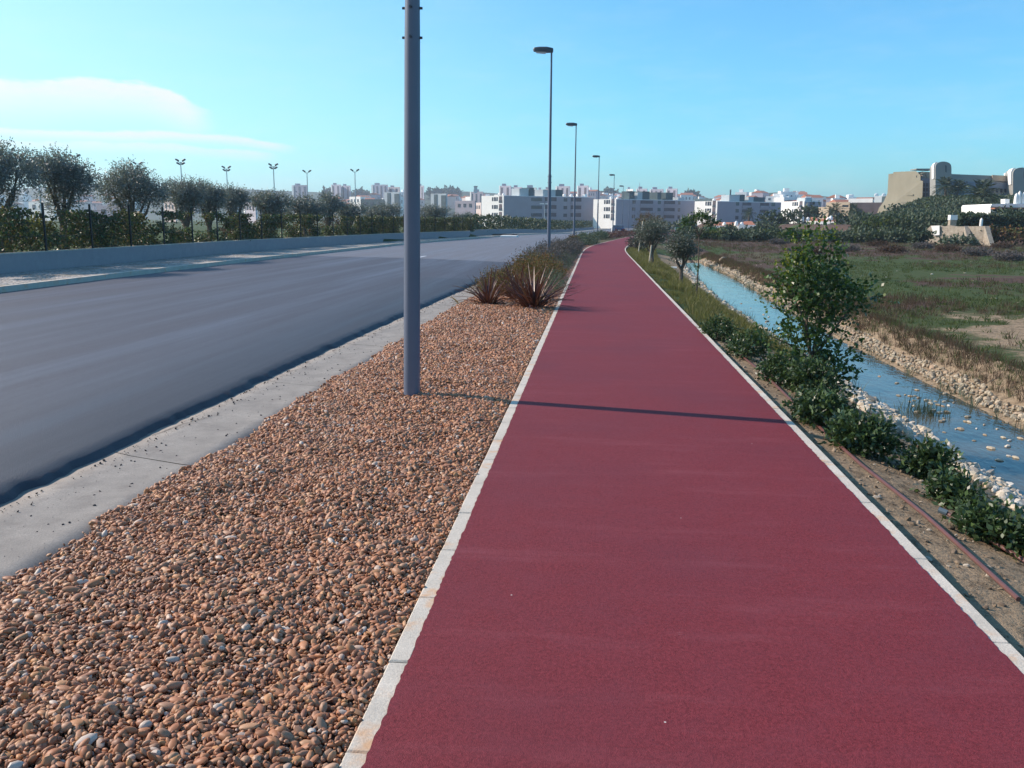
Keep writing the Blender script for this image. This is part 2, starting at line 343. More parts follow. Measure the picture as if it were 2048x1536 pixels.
# water
m, nt, b, o = mat('still_water'); p = pos(nt, (1, 0.5, 1))
b.inputs['Base Color'].default_value = (0.035, 0.04, 0.03, 1); b.inputs['Roughness'].default_value = 0.03; b.inputs['IOR'].default_value = 1.33
b.inputs['Specular IOR Level'].default_value = 0.5
nt.links.new(ramp(nt, noise(nt, pos(nt), 1.2, 5, 0.6), [(0.35, (0.03, 0.04, 0.035)), (0.7, (0.09, 0.08, 0.055))]), b.inputs[0])
bump(nt, b, mth(nt, 'ADD', noise(nt, p, 9, 3, 0.5), mth(nt, 'MULTIPLY', noise(nt, pos(nt, (1, .4, 1)), 2.2, 4, 0.6), 1.5)), 0.22, 0.03)
alg = mrange(nt, noise(nt, pos(nt), 1.7, 7, 0.7), .56, .68); nt.links.new(mrange(nt, alg, 0, 1, .03, .22), b.inputs['Roughness']); M['water'] = m
M['steel'] = plain('grey_painted_steel', (0.10, 0.12, 0.17), 0.42, 0.07, 2.0, 0.5)
M['steeld'] = plain('dark_lamp_casing', (0.035, 0.045, 0.06), 0.4, 0.1, 4, 0.5)
M['glassl'] = plain('frosted_lamp_glass', (0.6, 0.66, 0.72), 0.2, 0.05, 4, 0.5)
M['postd'] = plain('dark_green_fence_steel', (0.015, 0.022, 0.024), 0.5, 0.2, 5)
M['pipe'] = plain('brown_irrigation_hose', (0.115, 0.05, 0.042), 0.38, 0.15, 9, 0.5)
M['pipeend'] = plain('dusty_blue_hose_coupling', (0.10, 0.14, 0.17), 0.5, 0.1, 9)
M['white'] = plain('white_render', (0.78, 0.77, 0.74), 0.85, 0.05, 0.7, 0.2)
M['grayw'] = plain('grey_render_and_front_shade', (0.33, 0.30, 0.34), 0.85, 0.06, 0.3, 0.2)  # grey render; on the apartment fronts it stands for shade
M['gray2'] = plain('grey_cladding', (0.40, 0.45, 0.47), 0.7, 0.08, 0.3, 0.2)
M['dkpan'] = plain('dark_louvre_panel', (0.05, 0.085, 0.095), 0.6, 0.15, 0.8)
M['glassd'] = plain('dark_window_glass', (0.05, 0.06, 0.08), 0.15, 0.3, 0.6, 0.6)
M['balc'] = plain('recess_shade_and_brown_render', (0.11, 0.09, 0.10), 0.8, 0.3, 0.5)  # dark tone stands for shade in recesses; also a brownish render
M['beige'] = plain('beige_hotel_render', (0.215, 0.20, 0.150), 0.9, 0.14, 0.12, 0.2)
M['beige2'] = plain('beige_house_render', (0.38, 0.31, 0.23), 0.9, 0.08, 0.2, 0.2)
M['hotelg'] = plain('weathered_grey_hotel_render', (0.27, 0.27, 0.25), 0.9, 0.12, 0.15, 0.2)
M['hotelw'] = plain('blue_grey_balcony_band', (0.17, 0.21, 0.27), 0.8, 0.15, 0.2)
M['tile'] = plain('terracotta_roof_tile', (0.33, 0.13, 0.075), 0.85, 0.25, 2)
M['tower'] = plain('pinkish_grey_tower_render', (0.46, 0.43, 0.47), 0.9, 0.08, 0.2, 0.2)
M['pink'] = plain('pale_pink_render', (0.6, 0.5, 0.46), 0.9, 0.06, 0.2, 0.2)
M['green'] = plain('green_windbreak_mesh', (0.035, 0.20, 0.10), 0.7, 0.1, 1)
M['rust'] = plain('rusty_red_board', (0.30, 0.14, 0.10), 0.9, 0.2, 3)
M['carp'] = plain('dark_blue_car_paint', (0.012, 0.03, 0.075), 0.25, 0.05, 1, 0.6)
M['rubber'] = plain('black_rubber', (0.02, 0.02, 0.02), 0.8, 0.1, 5)
M['redl'] = plain('red_lamp_lens', (0.3, 0.02, 0.02), 0.3, 0.1, 5)
M['bark'] = plain('grey_brown_bark', (0.12, 0.095, 0.075), 0.95, 0.35, 14, 0.1, 0, 0.6)
M['stake'] = plain('pale_timber_stake', (0.5, 0.44, 0.34), 0.8, 0.2, 8)
M['paint'] = plain('worn_road_paint', (0.5, 0.52, 0.55), 0.7, 0.2, 12)
M['olive'] = leafmat('olive_leaves_glare_pale', [(0.09, 0.105, 0.105), (0.18, 0.20, 0.20), (0.115, 0.135, 0.135), (0.27, 0.285, 0.28)], 0.5, 0.2)  # leaf colours paled and greyed to paint in hazy glare
M['olive2'] = leafmat('dark_olive_leaves', [(0.05, 0.062, 0.052), (0.10, 0.12, 0.10), (0.065, 0.08, 0.065), (0.15, 0.165, 0.145)], 0.5, 0.2)  # naturally darker green-grey leaves for the waterside trees
M['carob'] = leafmat('carob_leaves', [(0.022, 0.052, 0.020), (0.05, 0.10, 0.028), (0.028, 0.062, 0.026), (0.09, 0.15, 0.03), (0.035, 0.07, 0.03)], 0.36, 0.28, 0.4)
M['carobo'] = leafmat('carob_leaf_singles', [(0.012, 0.036, 0.018), (0.03, 0.07, 0.022), (0.016, 0.045, 0.022), (0.12, 0.15, 0.02), (0.02, 0.05, 0.03)], 0.36, 0.28, 0.4, 'inst')
M['carobt'] = leafmat('young_carob_tips', [(0.09, 0.13, 0.02), (0.20, 0.21, 0.03), (0.06, 0.11, 0.025)], 0.4, 0.35)
M['shrub'] = leafmat('dark_shrub_leaves', [(0.02, 0.038, 0.018), (0.042, 0.075, 0.03), (0.075, 0.12, 0.04), (0.03, 0.05, 0.026)], 0.4, 0.2, 0.4)
M['hedge'] = leafmat('creeper_leaves', [(0.024, 0.042, 0.02), (0.06, 0.095, 0.028), (0.035, 0.056, 0.028), (0.12, 0.15, 0.04), (0.14, 0.085, 0.045), (0.045, 0.068, 0.03)], 0.5, 0.25)
M['bush'] = leafmat('far_bush_leaves', [(0.024, 0.042, 0.022), (0.055, 0.08, 0.035), (0.04, 0.058, 0.032)], 0.6, 0.15)
M['phor'] = leafmat('bronze_flax_blades', [(0.045, 0.016, 0.018), (0.10, 0.035, 0.028), (0.065, 0.022, 0.022), (0.16, 0.075, 0.045)], 0.42, 0.22, 0.45, 'inst')
M['phor2'] = leafmat('bronze_flax_far', [(0.045, 0.016, 0.018), (0.10, 0.035, 0.028), (0.12, 0.06, 0.04)], 0.35, 0.2, 0.6)
M['straw'] = leafmat('dead_pale_blades', [(0.16, 0.12, 0.09), (0.24, 0.19, 0.14)], 0.6, 0.3)
M['lav'] = leafmat('grey_lavender', [(0.085, 0.082, 0.085), (0.13, 0.12, 0.13), (0.09, 0.075, 0.065)], 0.8, 0.15, 0.1)
M['sage'] = leafmat('grey_green_shrub', [(0.06, 0.08, 0.06), (0.11, 0.14, 0.10), (0.08, 0.10, 0.07)], 0.8, 0.15, 0.1)
M['ylw'] = leafmat('yellow_green_groundcover', [(0.055, 0.068, 0.022), (0.10, 0.10, 0.032), (0.17, 0.085, 0.035), (0.11, 0.055, 0.035), (0.07, 0.06, 0.04)], 0.7, 0.25, 0.2)
M['grass'] = leafmat('green_grass', [(0.06, 0.082, 0.022), (0.11, 0.125, 0.038), (0.17, 0.145, 0.065), (0.08, 0.095, 0.03)], 0.6, 0.35, 0.2)
M['fgrass'] = leafmat('field_grass', [(0.034, 0.056, 0.018), (0.07, 0.10, 0.034), (0.06, 0.07, 0.03)], 0.6, 0.35, 0.2)
M['fbrown'] = leafmat('dry_red_brown_weeds', [(0.06, 0.038, 0.034), (0.11, 0.068, 0.055), (0.075, 0.06, 0.045)], 0.8, 0.25, 0.1)
M['cloth'] = plain('pale_pink_cloth', (0.6, 0.42, 0.36), 0.9, 0.1, 10)

# ------------------------------------------------------------ plan of the place (metres, path runs along +Y)
def interp(ys, xs):
    ys = np.array(ys, float); xs = np.array(xs, float)
    def f(y):                                   # piecewise linear, lightly smoothed
        r = 0
        for d in (-4, -2, 0, 2, 4): r = r+np.interp(np.asarray(y, float)+d*np.clip((np.asarray(y, float)-6)/40, 0, 1), ys, xs)
        return r/5
    return f
po = interp([-20, 46, 52, 58, 66, 78, 91, 110, 130, 170, 240], [0, 0, .08, .38, 1.05, 2.3, 3.7, 5.9, 8.2, 13, 21])
ne = interp([-20, 10, 15, 21, 27, 45, 53, 66, 95, 131, 165, 200, 260], [-3.44, -3.4, -3.3, -3.15, -3.05, -2.75, -2.65, -2.1, -0.4, 2.1, 4.6, 7.5, 13])
fe = interp([-20, 18, 24, 33, 59, 78, 95, 125, 165, 200, 260], [-12.5, -12.76, -13.0, -13.1, -12.5, -11.0, -9.2, -5.9, -3.4, -0.8, 4.6])
wl = interp([-20, 22, 40, 66, 83, 100], [-15.2, -15.65, -15.95, -14.3, -11.5, -8.2])
c0 = interp([-20, 30, 45, 56, 70], [4.02, 4.06, 4.85, 5.5, 6.2]); c1 = interp([-20, 20, 29, 40, 56, 70], [5.46, 5.48, 5.85, 6.45, 6.7, 6.9])
def dip(y): return -0.55*smooth01((np.asarray(y, float)-95)/75)
def far_z(x, y):
    """lie of the land away from the path"""
    z = -0.5+0.12*(fbm(x/9, y/9)-0.5)+0*x
    z = z+1.9*smooth01((y-101)/7)*smooth01((x-30)/5)
    z = z+4.6*smooth01((y-108)/80)*smooth01((x-0.285*y)/16)
    return z
def gz(x, y):
    x = np.asarray(x, float); y = np.asarray(y, float); xs = x-po(y)*smooth01((y-44)/10)
    a, b_ = c0(y), c1(y)
    right = far_z(x, y)
    end = 1-smooth01((y-56)/4)                        # the ditch closes beyond 60 m
    prof = np.where(xs < 2.0, -0.075-0.05*(xs-1.65)/0.35, 0)
    prof = np.where((xs >= 2.0) & (xs < 2.6), -0.125-0.16*(xs-2.0)/0.6, prof)
    bank = -0.285-(0.62)*np.clip((xs-2.6)/np.maximum(a-2.6-0.05, .3), 0, 1)
    prof = np.where(xs >= 2.6, bank, prof)
    prof = np.where(x > a, -0.905-0.16*smooth01((x-a)/0.3)*end, prof)
    prof = np.where(x > b_-0.3, -0.905-0.16*smooth01((b_-x)/0.3)*end, prof)
    prof = np.where(x > b_, -0.905+0.36*smooth01((x-b_)/1.0), prof)
    prof = np.where(x > b_+1.0, -0.545+(far_z(x, y)+0.545)*smooth01((x-b_-1.0)/3.0), prof)
    far = smooth01((y-60)/12)
    prof = prof*(1-far)+(np.where(xs < 2.2, -0.075, -0.15)+0*x)*far*(1-smooth01((xs-3)/8))+right*far*smooth01((xs-3)/8)
    prof = prof+dip(y)*(1-smooth01((xs-3)/10))*smooth01((y-90)/20)
    left = -0.14+dip(y)
    lawn = 0.38+0.1*(fbm(x/6, y/6)-0.5)
    zl = np.where(x < wl(y)-0.35, np.where(y < 84, lawn, np.minimum(lawn, -0.1+dip(y))), left)
    return np.where(xs > 1.64, prof, zl)

# ------------------------------------------------------------ ground sheet
def axis(parts):
    out = []
    for a, b, s in parts: out += list(np.arange(a, b, s))
    return np.array(sorted(set(np.round(out, 3))))
gx = axis([(-4000, -300, 400), (-300, -60, 30), (-60, -20, 4), (-20, -15, 0.4), (-15, 0, 1.5), (0, 1.6, 0.4), (1.6, 8, 0.1), (8, 20, 0.4), (20, 60, 1), (60, 200, 6), (200, 4001, 400)])
gy = axis([(-60, 2, 6), (2, 30, 0.22), (30, 70, 0.5), (70, 130, 1.2), (130, 300, 6), (300, 4001, 400)])
X, Y = np.meshgrid(gx, gy, indexing='ij')
Z = gz(X, Y)
rough_m = smooth01((X-po(Y)-1.9)/0.3)*(1-smooth01((Y-60)/30))
Z = Z+rough_m*0.05*(fbm(X*3.1, Y*3.1)-0.5)*np.where((X > c0(Y)) & (X < c1(Y)), 0.3, 1)
Z = np.where(Y > 300, np.minimum(Z, 0.5), Z)
xs = X-po(Y)
grn = smooth01((fbm(X/5+3, Y/4)-0.42)*6)
grn = np.where(X < 0, 0.9, grn)
brn = smooth01((fbm(X/7+40, Y/4.2+11)-0.50)*8)*0.95
edge_w = np.exp(-((X-(c1(Y)+.85))/0.5)**2)*(Y < 75)
brn = np.maximum(brn*(X > 5), edge_w); grn = grn*(1-edge_w*0.6)
def brown_zone(x, y): q = 30*(fbm(x/7+3, y/6+8)-.5); return ((x+q*.25 < 0.20*y+1.2) & (y > 24)) | (y+q > 60) | (fbm(x/4+9, y/3+2) > .64)
bz = brown_zone(X, Y); brn = np.where(bz & (Y < 100) & (X > 6) & (fbm(X/12, Y/10) > 0.40), np.maximum(brn, 0.75), brn*np.where(bz, 1, 0.45)); grn = np.where(bz, grn, np.maximum(grn, 0.62*(X > 6)))
snd = np.exp(-((X-(8.2+0.04*Y))/2.4)**2)*smooth01((fbm(X/2.5+7, Y/2.0)-0.26)*5)*(1-smooth01((Y-18)/9))*(X > c1(Y)+.8)
soil = (xs > 1.6) & (xs < 3.3) & (Y < 40); gstrip = smooth01((Y-12.5)/3)*(xs < 3.4)
snd = snd*.8; snd = np.where(soil, 0.95*(1-gstrip), snd); grn = np.where(soil, gstrip*0.85, grn); brn = np.where(soil, 0.0, brn)
bk = ((X > 3.25) & (X < c0(Y)+.6)) | ((X > c1(Y)-.3) & (X < c1(Y)+1.0)); bk = bk & (Y < 60)
snd = np.where(bk, 0.9, snd); brn = np.where(bk, 0, brn)
big = np.where(Y > 100, 1, 0)*(X > 5); brn = np.maximum(brn, big*0.75*(fbm(X/9, Y/9) > .42))
cov = np.stack([grn, brn, snd, np.ones_like(X)], -1).reshape(-1, 4)
V = np.stack([X, Y, Z], -1).reshape(-1, 3); ny = len(gy)
I = np.arange(len(gx)-1)[:, None]*ny+np.arange(ny-1)[None, :]
F = np.stack([I, I+ny, I+ny+1, I+1], -1).reshape(-1, 4)
obj('ground', npmesh('ground', V, F, M['ground'], True, {'cover': ('FLOAT_COLOR', cov)}), kind='structure')
def ground_at(px_, py_):
    lo, hi = 2.0, 300.0
    for _ in range(50):
        m_ = (lo+hi)/2; p = at(px_, py_, m_)
        if p[2] > float(gz(np.array([p[0]]), np.array([m_]))[0]): lo = m_
        else: hi = m_
    p = at(px_, py_, lo); return p[0], lo, p[2]
def gzs(x, y): return float(gz(np.array([x]), np.array([y]))[0])

def ribbon(name, fa, fb, ys, z, mat_, nx=2, kind='structure', jit=None, zf=None, parent=None, **kw):
    """sheet between two edge curves fa(y), fb(y)"""
    ys = np.array(ys); A, B = fa(ys), fb(ys); V = []
    for k in range(nx):
        t = k/(nx-1); x = A+(B-A)*t
        if jit is not None:
            if k == 0: x = x+jit(ys, 0)
            if k == nx-1: x = x+jit(ys, 1)
        zz = (zf(x, ys, t) if zf else z+0*ys)+dip(ys)
        V.append(np.stack([x, ys, zz], -1))
    V = np.stack(V, 0); n = len(ys); I = np.arange(nx-1)[:, None]*n+np.arange(n-1)[None, :]
    F = np.stack([I, I+n, I+n+1, I+1], -1).reshape(-1, 4)
    return obj(name, npmesh(name, V.reshape(-1, 3), F, mat_, True), parent, kind=kind, **kw)
KL, KR = -0.64, 1.57
yfine = np.concatenate([np.arange(0.5, 14, 0.012), np.arange(14, 50, 0.08), np.arange(50, 230, 0.8)])
def pj(y, side):
    n = (fbm(y*9, y*0+side*31)-0.5)*0.007+(vnoise(y*45, y*0+5+side)-0.5)*0.008*(y < 16)
    return n*(1-smooth01((y-14)/10))
ribbon('cycle_path', lambda y: KL+po(y)-0.008, lambda y: KR+po(y)+0.010, yfine, 0.004, M['path'], 2, jit=pj)

# kerbs: blocks laid end to end
def kerb_row(x0, x1, first, step, ymax, name):
    k = bpy.data.objects.new(name, None); C.objects.link(k); k['kind'] = 'structure'
    L = step-0.006
    base = MB().box(x0, x1, -L/2, L/2, -0.20, 0.0, None, 0.006).mesh('kerb_block', M['kerb'])
    y = first
    while y < ymax:
        ym = y+step/2; s = (float(po(ym+.3))-float(po(ym-.3)))/0.6
        b_ = bpy.data.objects.new('kerb_block', base); C.objects.link(b_); b_.parent = k
        b_.location = (float(po(ym))+random.uniform(-.002, .002), ym, float(dip(ym))+random.uniform(-.0025, .0015))
        b_.rotation_euler = (0, 0, -math.atan(s)+random.uniform(-.002, .002)); y += step
    return y
ye = kerb_row(KL-0.08, KL, 0.69, 0.56, 62, 'path_kerb_left')
ye2 = kerb_row(KR, KR+0.08, 0.72, 0.87, 70, 'path_kerb_right')
def strip_mesh(name, fa, fb, ys, z0, z1, mat_, parent=None, **kw):
    V = []; ys = np.array(ys, float); A, B = fa(ys), fb(ys); d = dip(ys); n = len(ys)
    for x, z in ((A, z0), (A, z1), (B, z1), (B, z0)): V.append(np.stack([x, ys, z+d], -1))
    V = np.stack(V, 0).reshape(-1, 3); F = []
    for k in range(3):
        for i in range(n-1): F.append((k*n+i, (k+1)*n+i, (k+1)*n+i+1, k*n+i+1))
    me = bpy.data.meshes.new(name); F += [(0, n, 2*n, 3*n), (n-1, 4*n-1, 3*n-1, 2*n-1)]
    me.from_pydata(V.tolist(), [], F); me.materials.append(mat_); me.update()
    return obj(name, me, parent, **kw)
strip_mesh('kerb_run', lambda y: po(y)+KL-.08, lambda y: po(y)+KL, np.arange(ye, 200, 2), -.2, 0, M['kerb'], bpy.data.objects['path_kerb_left'])
strip_mesh('kerb_run', lambda y: po(y)+KR, lambda y: po(y)+KR+.08, np.arange(ye2, 200, 2), -.2, 0, M['kerb'], bpy.data.objects['path_kerb_right'])

# road: sheet with a ragged thick near edge
def rj(y): return ((fbm(y*3.5, y*0+2)-0.5)*0.09+(vnoise(y*14, y*0)-0.5)*0.03)*(1-smooth01((y-20)/20))
yr = np.concatenate([np.arange(0.5, 26, 0.05), np.arange(26, 60, 0.5), np.arange(60, 300, 3.0)])
thick = 1-smooth01((yr-30)/10)
cols = [fe(yr), fe(yr)+1.5, (fe(yr)+ne(yr))/2, ne(yr)-1.2, ne(yr)-0.16, ne(yr)-0.05+rj(yr)*0.5, ne(yr)+0.02+rj(yr)]
zs = [-0.03, -0.01, 0.04, 0.03, 0.008, -0.012, -0.085]
Vv = np.stack([np.stack([x, yr, z+dip(yr)], -1) for x, z in zip(cols, zs)], 0); n = len(yr); nx = len(cols)
I = np.arange(nx-1)[:, None]*n+np.arange(n-1)[None, :]
obj('road', npmesh('road', Vv.reshape(-1, 3), np.stack([I, I+n, I+n+1, I+1], -1).reshape(-1, 4), M['asphalt'], True), kind='structure')
MB().box(-7.46, -7.34, 36.4, 38.2, 0.0365, 0.0405).build('lane_dash', M['paint'], kind='structure')

# concrete gutter slabs (shallow dish), each its own piece
gut = bpy.data.objects.new('gutter', None); C.objects.link(gut); gut['kind'] = 'structure'
GL = [0.4, 3.1, 5.85, 8.75, 11.6, 14.5, 17.4, 20.3, 23.2, 26.1, 29.0, 32, 35, 38, 41, 44]
def gutx(t, y): return (ne(y)-0.12)*(1-t)+(-2.42+0.0*y)*t if False else (ne(y)-0.12)+(0.98-0.015*np.clip(y-15, 0, 100)*0.7)*t
for a, b_ in zip(GL[:-1], GL[1:]):
    ys = np.linspace(a+0.006, b_-0.006, 8); V = []
    for t, z in ((0, -0.16), (0, -0.058), (0.3, -0.066), (0.75, -0.054), (1.0, -0.040), (1.0, -0.16)):
        V.append(np.stack([gutx(t, ys-t*.42), ys-t*.42, z+0*ys+random.uniform(-.002, .002)], -1))
    V = np.stack(V, 0).reshape(-1, 3); nn = 8; F = [(k*nn+i, (k+1)*nn+i, (k+1)*nn+i+1, k*nn+i+1) for k in range(5) for i in range(nn-1)]
    obj('gutter_slab', npmesh('gutter_slab', V, F, M['gutter']), gut)

crk = MB()
for (y0_, t0_, seg) in ((6.3, .02, 7), (9.2, .05, 5), (13.0, .1, 5)):
    pt = [(float(ne(y0_))-.0+t0_, y0_)]
    for k in range(seg): pt.append((pt[-1][0]+random.uniform(.01, .05), pt[-1][1]+random.uniform(.04, .16)))
    for (xa, ya), (xb, yb2) in zip(pt[:-1], pt[1:]): crk.add([(xa-.003, ya, -.0585), (xa+.003, ya, -.0585), (xb+.003, yb2, -.0585), (xb-.003, yb2, -.0585)], [(0, 1, 2, 3)])
crk.build('gutter_crack', M['rubber'], gut)
# far kerb and cobbled pavement
yk = np.concatenate([np.arange(2, 30, 1.0), np.arange(30, 97, 2.0)])
strip_mesh('far_kerb', lambda y: fe(y)-0.15, lambda y: fe(y), yk, -.2, .10, M['kerb'], kind='structure')
ribbon('pavement', lambda y: wl(y)+0.02, lambda y: fe(y)-0.151, yk, 0.092, M['cobble'], 3)
yk2 = np.arange(100, 260, 4.0)
strip_mesh('far_kerb_beyond_entrance', lambda y: fe(y)-0.15, lambda y: fe(y), yk2, -.2, .10, M['kerb'], kind='structure')
ribbon('pavement_beyond_entrance', lambda y: fe(y)-3.0, lambda y: fe(y)-0.151, yk2, 0.09, M['cobble'], 3)
p0 = at(1006, 474, 88); MB().box(-9.2, -7.6, 85.5, 87.5, -.1, .16, None, 0.03).build('traffic_island', M['white'], kind='structure')

# low wall, fence and hedge on the left
yw = np.arange(4, 84, 2.0)
o = strip_mesh('boundary_wall', lambda y: wl(y)-0.22, lambda y: wl(y), yw, -.2, .60, M['wallc'], label='long low grey rendered wall between the cobbled pavement and the creeper hedge', cat='wall')
strip_mesh('coping', lambda y: wl(y)-0.235, lambda y: wl(y)+0.012, yw, .60, .625, M['kerb'], o)
strip_mesh('boundary_wall', lambda y: fe(y)-3.25, lambda y: fe(y)-3.0, np.arange(90, 240, 3.0), -.2, .62, M['wallc'], label='second grey wall curving away past the side entrance toward the parked car', cat='wall')
fen = thing('mesh_fence', 'dark metal fence with thin posts standing on the low grey wall', 'fence')
pm = MB().box(-.024, .024, -.024, .024, 0, 1.36).mesh('fence_post', M['postd'])
y = 14.4; ypost = []
while y < 83: ypost.append(y); y += 2.43
for y in ypost: obj('fence_post', pm, fen, (float(wl(y))-0.06, y, 0.626))
wm = MB()
for a, b_ in zip(ypost[:-1], ypost[1:]):
    for z in (0.68, 1.05, 1.42, 1.80, 2.0): wm.tube([(float(wl(a))-.06, a, z), (float(wl(b_))-.06, b_, z)], 0.006, 4, False)
wm.build('rail_wires', M['postd'], fen)

# ------------------------------------------------------------ foliage
def leaf_quads(P, D, L, Wd, Nrm=None, fold=0.0):
    """diamond leaves: P base points, D directions (unit), length L, width Wd"""
    n = len(P); r = RNG.normal(size=(n, 3)) if Nrm is None else Nrm
    S = np.cross(D, r); S /= np.linalg.norm(S, axis=1, keepdims=True)+1e-9
    Nn = np.cross(S, D); L = np.broadcast_to(L, n)[:, None]; Wd = np.broadcast_to(Wd, n)[:, None]
    V = np.stack([P, P+D*L*0.45+S*Wd/2+Nn*L*fold, P+D*L, P+D*L*0.45-S*Wd/2+Nn*L*fold], 1).reshape(-1, 3)
    return V, np.arange(4*n).reshape(n, 4)
def unit(v): return v/(np.linalg.norm(v, axis=1, keepdims=True)+1e-9)
def shoots(lobes, nsh, shl, per, L, Wd, up=0.35, spread=0.9, inner=0.35):
    """shoots thrown outwards from a set of ellipsoid lobes ((cx,cy,cz),(rx,ry,rz)), with leaves along them"""
    vol = np.array([l[1][0]*l[1][1]*l[1][2] for l in lobes])**0.8; ids = RNG.choice(len(lobes), nsh, p=vol/vol.sum())
    c = np.array([lobes[i][0] for i in ids], float); r = np.array([lobes[i][1] for i in ids], float)
    d = unit(RNG.normal(size=(nsh, 3))); rad = inner+(1-inner)*RNG.random(nsh)**0.6
    ln = shl*(0.5+RNG.random(nsh))
    st = c+d*r*rad[:, None]*(1-0.5*shl/r.mean())
    dr = unit(d+np.array([0, 0, up])+RNG.normal(size=(nsh, 3))*0.35)
    t = np.tile((np.arange(per)+0.5)/per, nsh); i = np.repeat(np.arange(nsh), per)
    P = st[i]+dr[i]*(ln[i]*t)[:, None]
    D = unit(dr[i]*0.7+RNG.normal(size=(len(i), 3))*spread)
    return leaf_quads(P, D, L*(0.7+0.6*RNG.random(len(i))), Wd*(0.7+0.6*RNG.random(len(i))))
def foliage(name, mat_, parent, *args, **kw):
    V, F = shoots(*args, **kw); return obj(name, npmesh(name, V, F, mat_), parent)
def limbs(mb, base, tips, r0, wob=0.12):
    """trunk and limbs from base to each tip"""
    base = Vector(base); mid = sum((Vector(t) for t in tips), Vector())/len(tips); fork = base.lerp(mid, 0.42); fork.x = base.x*.6+fork.x*.4; fork.y = base.y*.6+fork.y*.4
    k = [base, base.lerp(fork, .5)+Vector((random.uniform(-wob, wob)*.4, random.uniform(-wob, wob)*.4, 0)), fork]
    mb.tube(k, [r0, r0*.8, r0*.68], 8)
    for t in tips:
        t = Vector(t); a = fork.lerp(t, .5)+Vector([random.uniform(-wob, wob) for _ in range(3)])
        mb.tube([fork-Vector((0, 0, r0*.5)), a, t], [r0*.5, r0*.3, r0*.1], 6)
def tree(label, cat_, base, lobes, r0, leaf, nsh, shl, per, L, Wd, group=None, name='olive_tree', up=0.35, **kw):
    t = thing(name, label, cat_, base, 0, group)
    mb = MB(); limbs(mb, (0, 0, -0.1), [l[0] for l in lobes], r0); mb.build('trunk', M['bark'], t, True)
    foliage('crown', M[leaf], t, lobes, nsh, shl, per, L, Wd, up=up, **kw); return t

# hedge of creepers over the fence: patchy sheet with depth
def hedge_pts(n, fx, y0, y1, z0, z1, thickx, seed, gap):
    y = y0+(y1-y0)*RNG.random(n); z = z0+(z1-z0)*RNG.random(n)
    k = fbm(y*1.1+seed, z*2.2)+0.25*(fbm(y/9+seed, z*0)-0.5)+0.09*np.clip((y-38)/20, 0, 2)
    zt = z1+0.28*(fbm(y*2.3+seed, y*0+4)-0.55)
    ok = (k > gap) & (z < zt); y, z = y[ok], z[ok]
    return np.stack([fx(y)+RNG.normal(size=len(y))*thickx, y, z], -1)
P = hedge_pts(90000, lambda y: wl(y)-0.36, 12, 84, 0.55, 1.82, 0.10, 3, 0.455)
V, F = leaf_quads(P, unit(RNG.normal(size=P.shape)+np.array([0.2, 0, -0.2])), 0.09*(0.7+0.8*RNG.random(len(P))), 0.065*(0.7+0.8*RNG.random(len(P))))
hd = thing('creeper_hedge', 'patchy dark green creeper hedge growing over the mesh fence behind the low wall', 'hedge')
obj('foliage', npmesh('foliage', V, F, M['hedge']), hd)
P = hedge_pts(9000, lambda y: fe(y)-3.6, 91, 236, 0.5, 2.15, 0.25, 9, 0.30)
V, F = leaf_quads(P, unit(RNG.normal(size=P.shape)), 0.30*(0.7+0.8*RNG.random(len(P))), 0.22)
V[:, 2] += dip(V[:, 1])
hd2 = thing('clipped_hedge', 'dark clipped hedge above the second grey wall past the entrance', 'hedge'); obj('foliage', npmesh('foliage', V, F, M['bush']), hd2)
P = np.stack([-22+6*RNG.random(2600)*0-RNG.random(2600)*9+5.2, 14+52*RNG.random(2600), 0.42+0*RNG.random(2600)], -1)
# ragged garden growth behind the hedge
gw = []
for px_, D_, h_, w_, mt in [(40, 27, .8, 1.2, 'ylw'), (130, 30, .9, 1.0, 'grass'), (215, 36, .9, 1.2, 'olive'), (300, 38, .8, 1.0, 'ylw'), (505, 46, .9, 1.3, 'fbrown'), (560, 52, .8, 1.4, 'ylw'), (640, 60, .9, 1.6, 'ylw'), (690, 66, 1.0, 1.6, 'fbrown'), (730, 72, .9, 1.6, 'olive')]:
    x = ax(px_, D_)-1.0; t = thing('garden_shrub', {'ylw': 'loose yellow-green shrub', 'grass': 'bright green leafy shrub', 'olive': 'grey-green rounded shrub', 'fbrown': 'reddish-brown low shrub'}[mt]+' behind the hedge, '+
        {40: 'left of the second olive tree', 130: 'under the second olive tree', 215: 'between the second and third olive trees', 300: 'under the third olive tree', 505: 'left of the pair of far olive trees', 560: 'beside the leftmost slim floodlight', 640: 'below the widest far olive tree', 690: 'below the tallest far olive spike', 730: 'just left of the near lamp post'}[px_], 'shrub', (x, D_, .4))
    foliage('foliage', M[mt], t, [((0, 0, h_*.6), (w_*.6, w_*.6, h_*.75))], 260, .3, 7, .12, .06)

